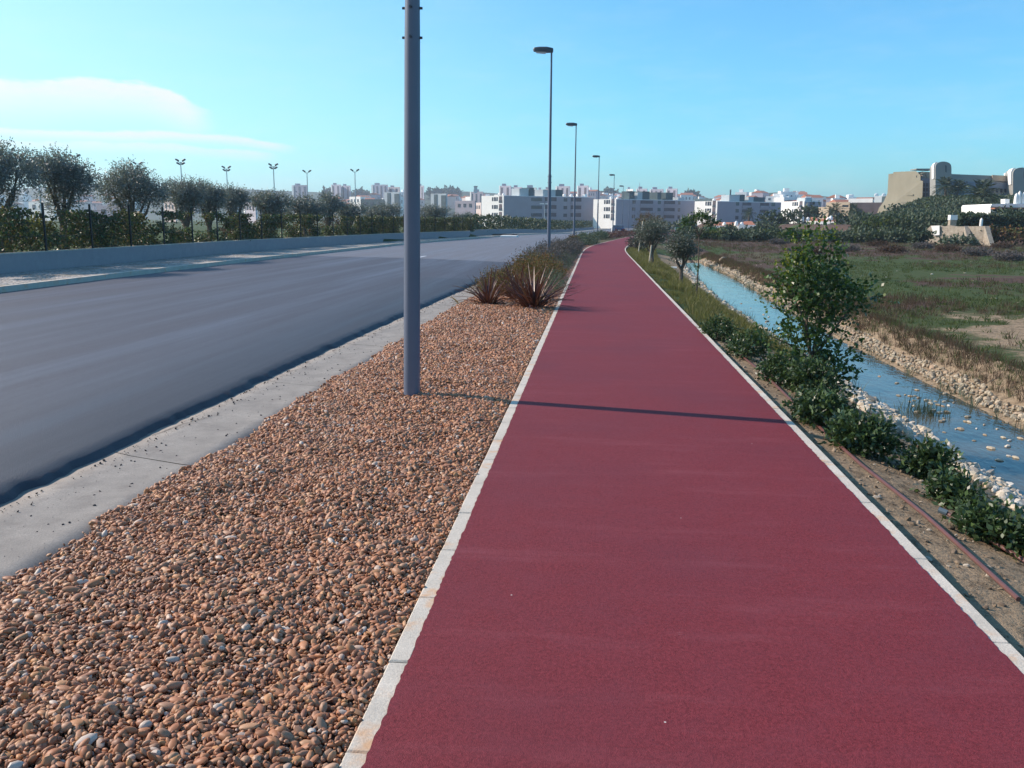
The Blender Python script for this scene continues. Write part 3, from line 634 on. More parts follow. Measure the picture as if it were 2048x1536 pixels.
# olive trees on the lawn (photo column, depth, half width, top z, label)
OL = [(-5, 25.0, 1.75, 3.85, 'leftmost grey-green olive tree cut by the edge of the picture', 3),
      (125, 28.0, 1.55, 3.75, 'wide forked olive tree with a notched crown, second from the left', 7),
      (265, 32.5, 1.55, 3.75, 'broad vase-shaped olive tree standing clear, third from the left', 9),
      (372, 37.5, 1.2, 3.35, 'olive tree in front of the first tall floodlight mast', 11),
      (418, 40.5, 1.05, 3.3, 'narrow olive tree pressed between two neighbours, fifth from the left', 13),
      (467, 43.5, 0.95, 3.25, 'small round olive tree below the second clear floodlight mast', 15),
      (540, 49.0, 1.35, 3.05, 'low spreading olive tree under the third floodlight mast', 17),
      (608, 55.0, 1.6, 3.0, 'wide hazy olive tree under the fourth floodlight mast', 19),
      (657, 59.5, 1.25, 3.45, 'olive tree with a pointed tall shoot beside the hazy wide one', 21),
      (698, 64.0, 1.3, 2.75, 'low dark olive tree left of the last floodlight mast', 23),
      (765, 74.0, 1.9, 2.85, 'wide olive tree just left of the near lamp post', 25),
      (868, 84.0, 1.8, 3.0, 'round olive tree just right of the near lamp post', 27),
      (912, 96.0, 1.2, 2.2, 'small low olive tree right of the round one', 29),
      (935, 104.0, 1.6, 2.4, 'low olive tree in front of the first apartment block corner', 31)]
for px_, D_, hw, zt, lab, sd_ in OL:
    random.seed(sd_); x = ax(px_, D_); g0 = 0.38 if D_ < 84 else -0.1; H = zt-g0
    L = []
    for k in range(6):
        a = k*1.05+random.uniform(-.3, .3); rr = hw*random.uniform(.38, .6)
        L.append(((math.cos(a)*rr, math.sin(a)*rr, H*random.uniform(.60, .80)), (hw*random.uniform(.34, .46),)*2+(H*random.uniform(.12, .19),)))
    L.append(((0, 0, H*.80), (hw*.5, hw*.5, H*.16))); L.append(((0, 0, H*.52), (hw*.36, hw*.36, H*.16)))
    if sd_ == 7: L = [l for l in L if not (l[0][0] < -.2 and l[0][2] > H*.7)]
    kk = 1.0 if D_ < 45 else 0.6
    tree(lab, 'olive tree', (x, D_, g0), L, .17, 'olive', int(1750*kk*hw/1.5), .40, 9, .085 if D_ < 45 else .12, .032 if D_ < 45 else .05, 'olive trees on the lawn behind the hedge', up=.55)
# thin small white-walled sheds glimpsed behind the olives come with the town below

# ------------------------------------------------------------ channel: water, stones
def wz(y): return -0.93
ys = np.concatenate([np.arange(2, 57, 0.8)])
obj('stream_water', ribbon('stream_water', lambda y: c0(y)-0.25, lambda y: c1(y)+0.25, ys, -0.93, M['water'], 3).data, kind='structure') if False else ribbon('stream_water', lambda y: c0(y)-0.12, lambda y: c1(y)+0.12, ys, -0.93, M['water'], 3)

def stone_mesh(name, mat_, seed, flat=0.6, n=9, m=6, rough=0.2, ang=False):
    r = np.random.default_rng(seed); mb = MB().sphere((0, 0, 0), 1, n, m)
    V = np.array(mb.v); k = r.normal(size=(4, 3)); ph = r.random(4)*6
    s = 1+rough*sum(np.sin(V@k[i]*1.6+ph[i]) for i in range(4))/3
    V = V*s[:, None]*np.array([1, r.uniform(.6, .85), flat*r.uniform(.8, 1.1)])
    if ang: V += r.normal(size=V.shape)*0.0
    mb.v = [tuple(v) for v in V]; return mb.mesh(name, mat_, not ang)
# scatter: points carry rotation, scale and variant; geometry nodes put the stones there
def scatter(name, P, R, S_, idx, protos, parent=None, **kw):
    col = bpy.data.collections.new(name+'_kinds')
    for i, me in enumerate(protos):
        col.objects.link(bpy.data.objects.new('%02d_%s' % (i, name), me))
    me = bpy.data.meshes.new(name); me.vertices.add(len(P)); me.vertices.foreach_set('co', np.asarray(P, np.float32).ravel())
    for an, ty, dat, key in (('rot', 'FLOAT_VECTOR', R, 'vector'), ('scl', 'FLOAT_VECTOR', S_, 'vector'), ('idx', 'INT', idx, 'value')):
        a = me.attributes.new(an, ty, 'POINT'); a.data.foreach_set(key, np.asarray(dat).astype(np.int32 if ty == 'INT' else np.float32).ravel())
    o = obj(name, me, parent, **kw)
    g = bpy.data.node_groups.new(name, 'GeometryNodeTree')
    g.interface.new_socket('Geometry', in_out='INPUT', socket_type='NodeSocketGeometry'); g.interface.new_socket('Geometry', in_out='OUTPUT', socket_type='NodeSocketGeometry')
    gi = g.nodes.new('NodeGroupInput'); go = g.nodes.new('NodeGroupOutput'); ip = g.nodes.new('GeometryNodeInstanceOnPoints')
    ci = g.nodes.new('GeometryNodeCollectionInfo'); ci.inputs['Collection'].default_value = col; ci.inputs['Separate Children'].default_value = True; ci.inputs['Reset Children'].default_value = True
    ip.inputs['Pick Instance'].default_value = True
    def na(n_, ty):
        q = g.nodes.new('GeometryNodeInputNamedAttribute'); q.data_type = ty; q.inputs['Name'].default_value = n_; return q.outputs['Attribute']
    er = g.nodes.new('FunctionNodeEulerToRotation')
    l = g.links.new; l(gi.outputs[0], ip.inputs['Points']); l(ci.outputs[0], ip.inputs['Instance']); l(na('idx', 'INT'), ip.inputs['Instance Index'])
    l(na('rot', 'FLOAT_VECTOR'), er.inputs[0]); l(er.outputs[0], ip.inputs['Rotation']); l(na('scl', 'FLOAT_VECTOR'), ip.inputs['Scale']); l(ip.outputs[0], go.inputs[0])
    md = o.modifiers.new('scatter', 'NODES'); md.node_group = g; return o
def rots(n, tilt=0.5): return np.stack([RNG.normal(size=n)*tilt, RNG.normal(size=n)*tilt, RNG.random(n)*2*PI], -1)

# pebble bed between gutter and kerb
def bedz(x, y):
    t = np.clip((x+2.66)/0.35, 0, 1); u = np.clip((-0.72-x)/0.25, 0, 1)
    return -0.05+0.035*smooth01(t)+0.015*smooth01(u)+0.075*(fbm(x*2.1, y*2.1, 3)-0.5)*smooth01(t)*smooth01(u)
bl = lambda y: -2.64+0.10*(fbm(y*1.6, y*0+8)-0.5)*2*(y < 16)+0.006*np.clip(y-16, 0, 50)
yb = np.concatenate([np.arange(0.5, 20, 0.08), np.arange(20, 64, 1)])
ribbon('pebble_bed', lambda y: np.minimum(bl(y)-0.02, KL-0.2), lambda y: KL-0.081+po(y), yb, 0, M['pebbed'], 24, zf=lambda x, y, t: bedz(x, y)-0.012-0.04*(y > 64))
ribbon('planting_bed', lambda y: ne(y)+0.03, lambda y: KL-0.081+po(y), np.arange(63, 200, 2.0), -0.05, M['ground'], 3)
pebs = [stone_mesh('pebble', M['pebble'], 10+i, [.55, .62, .7, .5, .75, .6, .66, .58][i], 8, 6, 0.12) for i in range(8)]
def jgrid(x0, x1, y0, y1, s):
    a, b_ = np.meshgrid(np.arange(x0, x1, s), np.arange(y0, y1, s)); a = a.ravel(); b_ = b_.ravel()
    return a+RNG.uniform(-.48, .48, len(a))*s, b_+RNG.uniform(-.48, .48, len(a))*s
PX, PY, SZ = [], [], []
for (ya, yb_, s, r) in ((1.9, 5.5, .0162, .0108), (5.5, 9.5, .0190, .0122), (9.5, 13.5, .027, .0172), (13.5, 18.6, .036, .022)):
    x, y = jgrid(-2.85, KL-0.085, ya, yb_, s); k = x > bl(y)+RNG.normal(size=len(x))*0.018
    x, y = x[k], y[k]; PX.append(x); PY.append(y); SZ.append(r*np.exp(RNG.normal(size=len(x))*0.40))
x, y, s = map(np.concatenate, (PX, PY, SZ))
k = RNG.random(len(x)) < 0.012; s[k] *= 1.45
s = np.clip(s, .005, .024); s = np.where(x > KL-0.1, s*.7, s)
z = bedz(x, y)+RNG.uniform(-.004, .012, len(x))
scatter('gravel', np.stack([x, y, z], -1), rots(len(x), .5), np.stack([s*(.95+.75*RNG.random(len(x))**2), s*1.05, s*RNG.uniform(.75, 1.05, len(x))], -1), RNG.integers(0, 8, len(x)), pebs, kind='stuff')
# stray pebbles and crumbs of asphalt on the gutter
n = 1500; y = 2.5+18*RNG.random(n)**1.2; t = RNG.random(n)**2.4*(.5+.5*fbm(y*1.5, y*0))
x = ne(y)+0.06+t*0.75; z = np.interp(t, [0, .4, .8, 1], [-0.055, -.063, -.048, -.03])
crumb = [stone_mesh('crumb', plain('asphalt_crumb', (0.03, 0.03, 0.035), 0.9), 60+i, .6, 5, 4, .3) for i in range(3)]
s = .0025+.009*RNG.random(n)**4
scatter('asphalt_crumbs', np.stack([x, y, z], -1), rots(n), np.stack([s, s, s], -1), RNG.integers(0, 3, n), crumb, kind='stuff')

# rubble banks of the channel
def bank_points(side, y0, y1, s):
    Xs, Ys = jgrid(2.9, 9, y0, y1, s); a, b_ = c0(Ys), c1(Ys)
    if side == 0: k = (Xs > np.where(Ys < 11, 3.15, np.where(Ys < 20, 3.4, a-.5))+0.15*np.sin(Ys)+.25*fbm(Ys, Ys*0)) & (Xs < a+0.0)
    else: k = (Xs > b_+0.0) & (Xs < b_+0.36+.3*(fbm(Ys*.7, Ys*0)-.5))
    return Xs[k], Ys[k]
rip = [stone_mesh('rubble', M['riprap'], 80+i, .6, 6, 4, .30, True) for i in range(6)]
rip2 = [stone_mesh('rubble', M['riprap_tan'], 90+i, .6, 6, 4, .30, True) for i in range(6)]
for side, nm, ms, lab, sz in ((0, 'near_bank_rubble', rip, 'near', .055), (1, 'far_bank_rubble', rip2, 'far', .042)):
    par = bpy.data.objects.new('stream_bank', None); C.objects.link(par); par['kind'] = 'structure'
    x, y = bank_points(side, 4.5, 24, .075 if side == 0 else .075)
    z = gz(x, y)+.02; s = sz*np.exp(RNG.normal(size=len(x))*.3)*.85
    d = s/np.hypot(x, y); o_ = np.argsort(-d*((y > 7.2) | (side == 0))); near = o_[:300]; rest = o_[300:]
    for i in near:
        q = obj('stone', ms[RNG.integers(0, 6)], par, (x[i], y[i], z[i])); q.scale = (s[i],)*3; q.rotation_euler = tuple(rots(1, .6)[0])
    x2, y2 = bank_points(side, 24, 58, .13); z2 = gz(x2, y2)+.02; s2 = .075*np.exp(RNG.normal(size=len(x2))*.3)
    x, y, z, s = (np.concatenate([u[rest], v]) for u, v in ((x, x2), (y, y2), (z, z2), (s, s2)))
    scatter(nm, np.stack([x, y, z], -1), rots(len(x), .6), np.stack([s, s, s], -1), RNG.integers(0, 6, len(x)), ms, par, kind='stuff')
# stones lying in the shallow water
wr = bpy.data.objects.new('stream_bed', None); C.objects.link(wr); wr['kind'] = 'structure'
for i in range(95):
    y = random.uniform(7.5, 13.5) if i < 70 else random.uniform(13, 30); x = random.uniform(float(c0(y))+.1, float(c1(y))-.05)
    if random.random() < .5: x = float(c0(y))+.45+random.random()*.8*min(1, 9/y)
    s = random.uniform(.02, .05); q = obj('stone', (rip2 if i % 3 else rip)[i % 6], wr, (x, y, -.93+s*.1)); q.scale = (s*1.3, s, s*.8); q.rotation_euler = (0, 0, random.random()*6)
# soil clods and small stones beside the kerb
n = 2600; y = 2.5+11*RNG.random(n)**1.2; x = 1.68+1.9*RNG.random(n); z = gz(x, y)+.003; s = .005+.016*RNG.random(n)**3
scatter('soil_clods', np.stack([x, y, z], -1), rots(n), np.stack([s*1.3, s, s], -1), RNG.integers(0, 3, n), [stone_mesh('clod', M['clod'], 70+i, .6, 6, 4, .3) for i in range(3)], kind='stuff')
# stones on the field
for i in range(46):
    D_ = random.uniform(13, 60); x = random.uniform(8.2, 12+D_*.55)
    s = random.uniform(.02, .05)*(1 if D_ < 25 else 1.5)
    if i == 0: x, D_, s = 9.2, 17.5, .08
    q = obj('field_stone', rip[i % 6], None, (x, D_, gzs(x, D_)+s*.3), label='pale loose stone lying in the weedy field' if i else 'largest pale stone on the sandy patch beyond the stream', cat='stone', group='loose pale stones scattered over the field'); q.scale = (s*1.2, s, s*.8); q.rotation_euler = (0, 0, i)

# irrigation hoses
def hose(pts, r, label):
    y0 = MB().tube(pts, r, 8); return y0.build('irrigation_hose', M['pipe'], None, True, label=label, cat='hose')
def hpt(l, up): return [(q[0], q[1], q[2]+up) for q in (ground_at(*p) for p in l)]
hose(hpt([(1478, 712), (1515, 742), (1552, 776), (1600, 824), (1660, 881), (1722, 937), (1790, 991), (1850, 1040), (1910, 1094), (1975, 1154), (2036, 1210)], .028), .0125, 'long brown irrigation hose running along the soil beside the right kerb')
h2 = hose(hpt([(1892, 1037), (1940, 1066), (1990, 1098), (2048, 1134), (2110, 1172)], .036), .012, 'short shiny brown hose with a blue end, nearer the shrubs')
MB().tube(hpt([(1893, 1038), (1876, 1031)], .038), .018, 8).build('hose_coupling', M['pipeend'], h2)

# ------------------------------------------------------------ grasses
def tuft(name, mat_, n, h, spread, wd, seed, lean=.35):
    r = np.random.default_rng(seed); V = []; F = []
    for i in range(n):
        a = r.random()*6.28; rr = spread*r.random()**.7; b0 = np.array([math.cos(a)*rr, math.sin(a)*rr, 0]); hh = h*r.uniform(.5, 1.1)
        d = np.array([math.cos(a)*lean, math.sin(a)*lean, 1])+r.normal(size=3)*.18; s = np.array([-math.sin(a+r.normal()), math.cos(a+r.normal()), 0])*wd
        p1 = b0+d*hh*.55; p2 = b0+d*hh+np.array([math.cos(a), math.sin(a), -.25])*hh*lean*.5; k = len(V)
        V += [b0-s, b0+s, p1+s*.8, p1-s*.8, p2]; F += [(k, k+1, k+2, k+3), (k+3, k+2, k+4)]
    me = bpy.data.meshes.new(name); me.from_pydata([tuple(v) for v in V], [], F); me.materials.append(mat_); me.update(); return me
def z3(s): return np.stack([s, s, s], -1)
# verge grass on the slope beyond the shrubs
tg = [tuft('grass_tuft', M['grass'], 14, .13, .05, .004, 200+i) for i in range(4)]
x, y = jgrid(1.68, 3.5, 12.5, 62, .11); k = fbm(x*1.4+5, y*.9) > .40; x, y = x[k], y[k]; k = RNG.random(len(x)) < np.clip((y-12)/5, .25, 1); x, y = x[k], y[k]
z = gz(x+0, y); x = x+po(y); s = (.5+1.0*RNG.random(len(x)))*(.6+.9*fbm(x*1.1, y*.7+4)); s = s*np.where(x-po(y) < 1.85, .6, 1)
scatter('verge_grass', np.stack([x, y, z], -1), rots(len(x), .1), z3(s), RNG.integers(0, 4, len(x)), tg, kind='stuff')
# field: green turf and red-brown dry weeds
tf = [tuft('field_tuft', M['fgrass'], 16, .10, .12, .006, 210+i) for i in range(4)]
tb = [tuft('weed_tuft', M['fbrown'], 18, .28, .12, .005, 220+i, .25) for i in range(4)]
for nm, tt, thr, fx, fy, off, s0 in (('field_grass', tf, .44, 5, 4, 3, 1.0), ('field_weeds', tb, .50, 7, 4.2, 40, 1.0)):
    xs_, ys_ = [], []
    for a, b_, st in ((9, 26, .20), (26, 50, .42), (50, 104, .8)):
        x, y = jgrid(6.3, 20+b_*.62, a, b_, st); xs_.append(x); ys_.append(y)
    x, y = map(np.concatenate, (xs_, ys_)); f = fbm(x/fx+off, y/fy+(11 if off == 40 else 0))
    bz = brown_zone(x, y)
    if off == 40: k = (f > np.where(bz, thr-.03, thr+.10)) & (RNG.random(len(x)) < np.where(bz, 1, .5))
    else: k = (f > np.where(bz, thr+.03, thr-.14)) & (RNG.random(len(x)) < .85)
    k &= (x > c1(y)+.95) & (RNG.random(len(x)) < .75)
    snd_ = np.exp(-((x-(8.2+.04*y))/2.4)**2)*smooth01((fbm(x/2.5+7, y/2.0)-.26)*5)*(1-smooth01((y-18)/9)); k &= snd_ < .2+.9*RNG.random(len(x))**1.5
    x, y = x[k], y[k]; s = (.6+.7*RNG.random(len(x)))*np.interp(y, [10, 30, 60, 100], [1, 1.5, 2.2, 2.6])*(.7 if off == 40 else 1)
    scatter(nm, np.stack([x, y, gz(x, y)], -1), rots(len(x), .1), np.stack([s, s, s*np.interp(y, [10, 40, 100], [.8, .6, .5])], -1), RNG.integers(0, 4, len(x)), tt, kind='stuff')
# dense weed belt above the far bank and reeds at the water
x, y = jgrid(5.9, 9, 7, 62, .11); k = (np.abs(x-(c1(y)+.72)) < .36+.4*(fbm(y*.8, x*0)-.5)) & (RNG.random(len(x)) < .85); x, y = x[k], y[k]; s = .8+.8*RNG.random(len(x))
scatter('bank_weeds', np.stack([x, y, gz(x, y)], -1), rots(len(x), .1), z3(s*.50), RNG.integers(0, 6, len(x)), tb+[tuft('weed_tuft', M['fgrass'], 18, .24, .1, .005, 240+q_) for q_ in range(2)], kind='stuff')
rd = [tuft('reed_tuft', M['sage'], 9, .22, .05, .0035, 250+i, .2) for i in range(3)]
n = 260; y = 9+46*RNG.random(n); x = np.where(RNG.random(n) < .7, c1(y)-.15*RNG.random(n), c0(y)+.1*RNG.random(n)); x[:24] = 4.55+.12*RNG.normal(size=24); y[:24] = 12.1+.12*RNG.normal(size=24)
s = .5+.8*RNG.random(n); scatter('reeds', np.stack([x, y, -.94+0*x], -1), rots(n, .1), z3(s), RNG.integers(0, 3, n), rd, kind='stuff')

# ------------------------------------------------------------ street lamps
def street_lamp(label):
    t = thing('street_lamp', label, 'street lamp', group='street lamps between the road and the cycle path')
    mb = MB().tube([(0, 0, -.1), (0, 0, 1.5), (0, 0, 3.15), (0, 0, 3.5)], [.076, .073, .068, .064], 20); mb.build('lower_pole', M['steel'], t, True)
    MB().tube([(0, 0, 3.5), (0, 0, 6), (0, 0, 8.26)], [.052, .045, .036], 16).build('upper_pole', M['steel'], t, True)
    bb = MB()
    for z in (3.18, 3.42):
        for a in (0, PI/2, PI, 3*PI/2):
            q = Vector((math.cos(a), math.sin(a), 0)); bm_ = MB().tube([q*.06+Vector((0, 0, z)), q*.088+Vector((0, 0, z))], .011, 6); bm_.build('bolt', M['steeld'], t)
    h = MB(); L = .80
    prof = [(0.07, .035, 8.27, 8.36), (0.05, .10, 8.235, 8.39), (-.18, .15, 8.235, 8.435), (-.5, .15, 8.25, 8.44), (-.68, .11, 8.27, 8.42), (-.73, .06, 8.29, 8.39)]
    vs, fs = [], []
    for x_, w_, z0, z1 in prof: vs += [(x_, -w_, z0), (x_, w_, z0), (x_, w_, (z0+z1*2)/3), (x_, w_*.6, z1), (x_, -w_*.6, z1), (x_, -w_, (z0+z1*2)/3)]
    for i in range(len(prof)-1): fs += [(i*6+k, (i+1)*6+k, (i+1)*6+(k+1) % 6, i*6+(k+1) % 6) for k in range(6)]
    fs += [tuple(range(6)), tuple(range(len(vs)-1, len(vs)-7, -1))]
    h.add(vs, fs).build('lamp_head', M['steeld'], t, False)
    g = MB().add([(-.22, -.12, 8.232), (-.22, .12, 8.232), (-.64, .09, 8.258), (-.64, -.09, 8.258), (-.26, -.09, 8.19), (-.26, .09, 8.19), (-.6, .07, 8.215), (-.6, -.07, 8.215)],
                 [(0, 1, 5, 4), (1, 2, 6, 5), (2, 3, 7, 6), (3, 0, 4, 7), (4, 5, 6, 7), (0, 3, 2, 1)]).build('lamp_glass', M['glassl'], t)
    return t
LP = [(-1.66, 7.84, 'nearest grey street lamp post rising from the pebbles, its head out of view'),
      (-1.92, 36.65, 'second street lamp, tall grey post behind the bronze flax plants'),
      (-1.56, 64.0, 'third street lamp along the path, by the grey-green mounds'), (.17, 95.0, 'fourth street lamp, base among the far dark red plants'),
      (2.42, 128.0, 'fifth street lamp, in front of the white apartment end wall'), (4.67, 160.0, 'sixth street lamp, just right of the parked car'),
      (6.95, 192.0, 'seventh street lamp, small and far'), (9.4, 225.0, 'farthest and smallest street lamp of the row')]
l0 = street_lamp(LP[0][2])
for i, (x, y, lab) in enumerate(LP):
    o = l0 if i == 0 else copy_tree(l0); o.location = (x, y, float(dip(y))-.04); o['label'] = lab
    o.rotation_euler = (0, math.radians([.8, -.1, 0, 0, 0, 0, 0, 0][i]), 0)

# ------------------------------------------------------------ bronze flax plants: every blade a part
def blade(seed, h, bend, wd):
    r = np.random.default_rng(seed); n = 7; V = []; F = []
    for i in range(n+1):
        t = i/n; x = bend*h*t**1.8; z = h*t*(1-.28*bend*t); w_ = wd*(1-t**2.2)*(.55+.45*min(1, t*4))+.0015
        tw = r.uniform(-.1, .1); V += [(x, -w_, z+.006), (x+.012*(1-t), 0, z), (x, w_, z+.006)]
        if i: k = 3*(i-1); F += [(k, k+1, k+4, k+3), (k+1, k+2, k+5, k+4)]
    me = bpy.data.meshes.new('blade'); me.from_pydata(V, [], F); me.materials.append(M['phor']); me.update(); return me
blades = [blade(i, h, b_, w_) for i, (h, b_, w_) in enumerate([(1.0, .25, .022), (.9, .55, .024), (1.05, .12, .02), (.8, .8, .022), (.95, .4, .026), (.7, .95, .02)])]
bst = blades[1].copy(); bst.materials.clear(); bst.materials.append(M['straw'])
def flax(loc, n, sz, label, seed):
    random.seed(seed); t = thing('flax_plant', label, 'flax plant', loc)
    for i in range(n):
        a = random.random()*2*PI; u = random.random(); me = bst if random.random() < .04 else random.choice(blades)
        q = obj('blade', me, t, (math.cos(a)*.09*u*sz, math.sin(a)*.09*u*sz, -.02)); k = sz*random.uniform(.6, 1.05)
        q.rotation_euler = (random.gauss(0, .12), (.12+.85*u)*random.uniform(.5, 1.1), a); q.scale = (k, random.uniform(.7, 1.15)*(.5 if me is bst else 1), k)
    return t
flax((-1.12, 16.2, -.03), 130, 1.05, 'large bronze flax plant with sword leaves at the edge of the red path', 1)
flax((-2.05, 16.9, -.04), 70, .9, 'smaller bronze flax plant nearest the gutter, left of the large one', 2)
flax((-1.55, 18.0, -.03), 60, .95, 'bronze flax plant half hidden behind the two nearest ones', 3)
flax((-1.95, 19.6, -.03), 50, .8, 'bronze flax plant behind the small one, nearer the road', 4)
dl = thing('fallen_leaves', 'few dead pale flax blades lying over the gutter edge', 'dead leaves')
for i, (x, y, a) in enumerate([(-2.55, 17.3, 2.6), (-2.45, 16.6, 1.1), (-1.72, 16.3, .9), (-2.62, 16.9, 4.4)]):
    q = obj('dead_blade', bst, dl, (x, y, -.03)); q.rotation_euler = (.2, 1.1-.2*i, a); q.scale = (.45, 1, .45)
def clump(name, label, cat, loc, r, h, mt, n, L=.07, Wd=.03, up=.5, shl=.25, per=6, group=None, sx=1.0, ry=None):
    t = thing(name, label, cat, loc, 0, group)
    foliage('foliage', M[mt], t, [((0, 0, h*.42), (r*sx, ry or r, h*.6))], n, shl, per, L, Wd, up=up, inner=.15); return t
# planting behind the flax
gc = [npmesh('cover_clump', *shoots([((0, 0, .12), (.2, .2, .16))], 42, .16, 5, .045, .016, up=.6), M[mm]) for mm in ('ylw', 'ylw', 'lav', 'sage')]
x, y = jgrid(-2.9, -.8, 18.6, 62, .19); k = (x > ne(y)+.35) & (x < -.86) & (RNG.random(len(x)) < np.clip((y-18)/3, .3, .9)); x, y = x[k], y[k]
ii = np.where(y+2*(fbm(x*2, y)-.5)*6 < 31, RNG.integers(0, 2, len(x)), RNG.integers(2, 4, len(x))); s_ = (.5+.7*RNG.random(len(x)))*np.interp(y, [19, 30, 60], [.6, .9, 1.3])*np.where(x > -1.15, .6, 1)
scatter('ground_cover', np.stack([x, y, -.03+0*x], -1), rots(len(x), .1), z3(s_), ii, gc, kind='stuff')
clump('ground_cover_shrub', 'yellow-green low shrub behind the small flax plant by the gutter', 'shrub', (-2.25, 20.5, -.05), .45, .42, 'ylw', 500, .05, .02, ry=1.6)
clump('ground_cover_shrub', 'orange-tinged low shrub between the two near flax plants', 'shrub', (-1.85, 18.9, -.05), .4, .4, 'ylw', 300, .05, .02, ry=.7)
clump('ground_cover_shrub', 'olive-green feathery shrub round the foot of the second street lamp', 'shrub', (-1.75, 25.5, -.05), .75, .62, 'ylw', 800, .07, .022, ry=3.2)
clump('lavender_shrub', 'grey lavender mound left of the second lamp post', 'shrub', (-2.0, 33.5, -.05), .75, .62, 'lav', 800, .09, .022, .8, ry=3.0)
clump('lavender_shrub', 'purplish lavender mound just beyond the second lamp post', 'shrub', (-1.75, 41.0, -.05), .8, .7, 'lav', 800, .10, .025, .8, ry=3.0)
clump('lavender_shrub', 'dark grey shrub at the path edge before the bend', 'shrub', (-1.15, 46.5, -.05), .42, .62, 'lav', 500, .10, .03, .6, ry=2.6)
clump('lavender_shrub', 'shadowed blue-grey shrub hugging the kerb behind the large flax', 'shrub', (-.98, 21.5, -.05), .2, .3, 'sage', 350, .05, .02, ry=2.6)
clump('sage_shrub', 'grey-green mounded shrub beside the third street lamp', 'shrub', (-.75, 64.5, -.05), .95, .62, 'sage', 900, .14, .05, .7, ry=6.0)
clump('sage_shrub', 'bright green small bush at the foot of the third lamp', 'shrub', (-1.55, 62.0, -.05), .35, .6, 'ylw', 250, .12, .05)
clump('sage_shrub', 'feathery yellow-green bush before the far dark red plants', 'shrub', (.4, 82, -.05), .9, .62, 'sage', 380, .16, .05, .8, ry=2.4)
for i, (x, y) in enumerate([(1.2, 88), (2.1, 94), (2.9, 101), (3.9, 108)]):
    clump('flax_plant', ['nearest of the far dark red flax clumps', 'second of the far dark red flax clumps', 'third of the far dark red flax clumps', 'farthest dark red flax clump before the green mound'][i]+' left of the path bend', 'flax plant', (x, y, -.05), 1.0, .42, 'phor2', 260, .28, .05, .9, .22, 4, ry=3)
clump('sage_shrub', 'long low green shrub where the path disappears', 'shrub', (6.0, 122, -.35), 1.6, .6, 'sage', 500, .3, .1, .6, ry=9)

# ------------------------------------------------------------ shrubs and trees between path and stream
def broad(name, label, cat, loc, lobes, nsh, mt='shrub', L=.055, Wd=.03, shl=.2, per=8, singles=0, r0=.03, up=.35, group=None, trunk=True, smat='carobo'):
    t = thing(name, label, cat, loc, 0, group)
    if trunk: mb = MB(); limbs(mb, (0, 0, -.08), [l[0] for l in lobes], r0, .05); mb.build('trunk', M['bark'], t, True)
    V, F = shoots(lobes, nsh, shl, per, L, Wd, up=up, spread=.75)
    if singles:
        d = np.linalg.norm(V.reshape(-1, 4, 3).mean(1)-np.array([0, 0, lobes[0][0][2]]), axis=1); o_ = np.argsort(-d+RNG.random(len(d))*.35); pick = set(o_[:singles].tolist()); Q = V.reshape(-1, 4, 3)
        lm = MB().add([(0, 0, 0), (.22, .42, .05), (.62, .46, .07), (1, 0, 0), (.62, -.46, .07), (.22, -.42, .05)], [(0, 3, 2, 1), (0, 5, 4, 3)]).mesh('leaf', M[smat])
        for i in o_[:singles]:
            a, b_, c_, d_ = (Vector(q) for q in Q[i]); xax = (c_-a); Lx = xax.length; xax.normalize(); yax = (b_-d_); Wy = yax.length; yax = (yax-xax*yax.dot(xax)).normalized()
            mw = Matrix((xax*Lx, yax*Wy, xax.cross(yax)*Lx)).transposed().to_4x4(); q = obj('leaf', lm, t); q.matrix_local = Matrix.Translation(a) @ mw
        keep = np.array([i for i in range(len(Q)) if i not in pick]); V = Q[keep].reshape(-1, 3); F = np.arange(len(V)).reshape(-1, 4)
    obj('foliage', npmesh('foliage', V, F, M[mt]), t); return t
cx, cy = 2.43, 9.9; cz = gzs(cx, cy)
CR = [((-.05, 0, 1.28), (.36, .34, .34)), ((-.30, -.1, 1.15), (.22, .25, .28)), ((.18, .05, 1.02), (.36, .34, .30)), ((.46, .05, 1.03), (.24, .22, .17)), ((-.18, 0, 1.62), (.15, .15, .22)), ((.14, .05, 1.60), (.13, .13, .17)),
      ((-.1, 0, .78), (.33, .3, .25)), ((-.02, 0, .45), (.30, .3, .28)), ((-.50, -.1, .62), (.18, .15, .09)), ((.30, .0, .36), (.26, .2, .10)), ((.1, -.1, .2), (.35, .3, .2))]
t = broad('carob_tree', 'young carob tree with glossy dark round leaves, tallest by the stream', 'tree', (cx, cy, cz), CR, 740, 'carob', .050, .034, .22, 8, 300, .035)
V, F = shoots([((-.30, -.15, 1.38), (.22, .2, .22)), ((-.02, -.1, 1.62), (.26, .16, .12)), ((-.42, -.1, .98), (.12, .15, .18)), ((-.5, -.1, .66), (.14, .1, .06))], 50, .16, 7, .042, .024, up=.9)
obj('young_tips', npmesh('young_tips', V, F, M['carobt']), t, kind='stuff')
SHR = [(1650, 862, 150, 775, 620, 'dark glossy shrub right below the carob tree'),
       (1732, 916, 150, 826, 760, 'dense rounded shrub beside the white rubble bank'),
       (1864, 966, 100, 884, 420, 'spiky small shrub in front of the white stones'),
       (1915, 1022, 95, 962, 340, 'low shrub above the end of the short hose'),
       (1985, 1096, 115, 1010, 420, 'wide low shrub between the short hose and the water'),
       (2042, 1118, 60, 1072, 260, 'bright green shrub at the right edge of the picture'),
       (1625, 800, 120, 700, 560, 'shrub hugging the foot of the carob trunk'),
       (1560, 772, 95, 705, 380, 'low shrub left of the carob tree with the grass behind'),
       (1500, 722, 110, 655, 460, 'shrub half hidden behind the carob tree by the water'),
       (1440, 684, 80, 630, 360, 'leafy low shrub at the kerb before the grass verge'),
       (1476, 705, 46, 672, 160, 'small yellowish sprig at the start of the hose')]
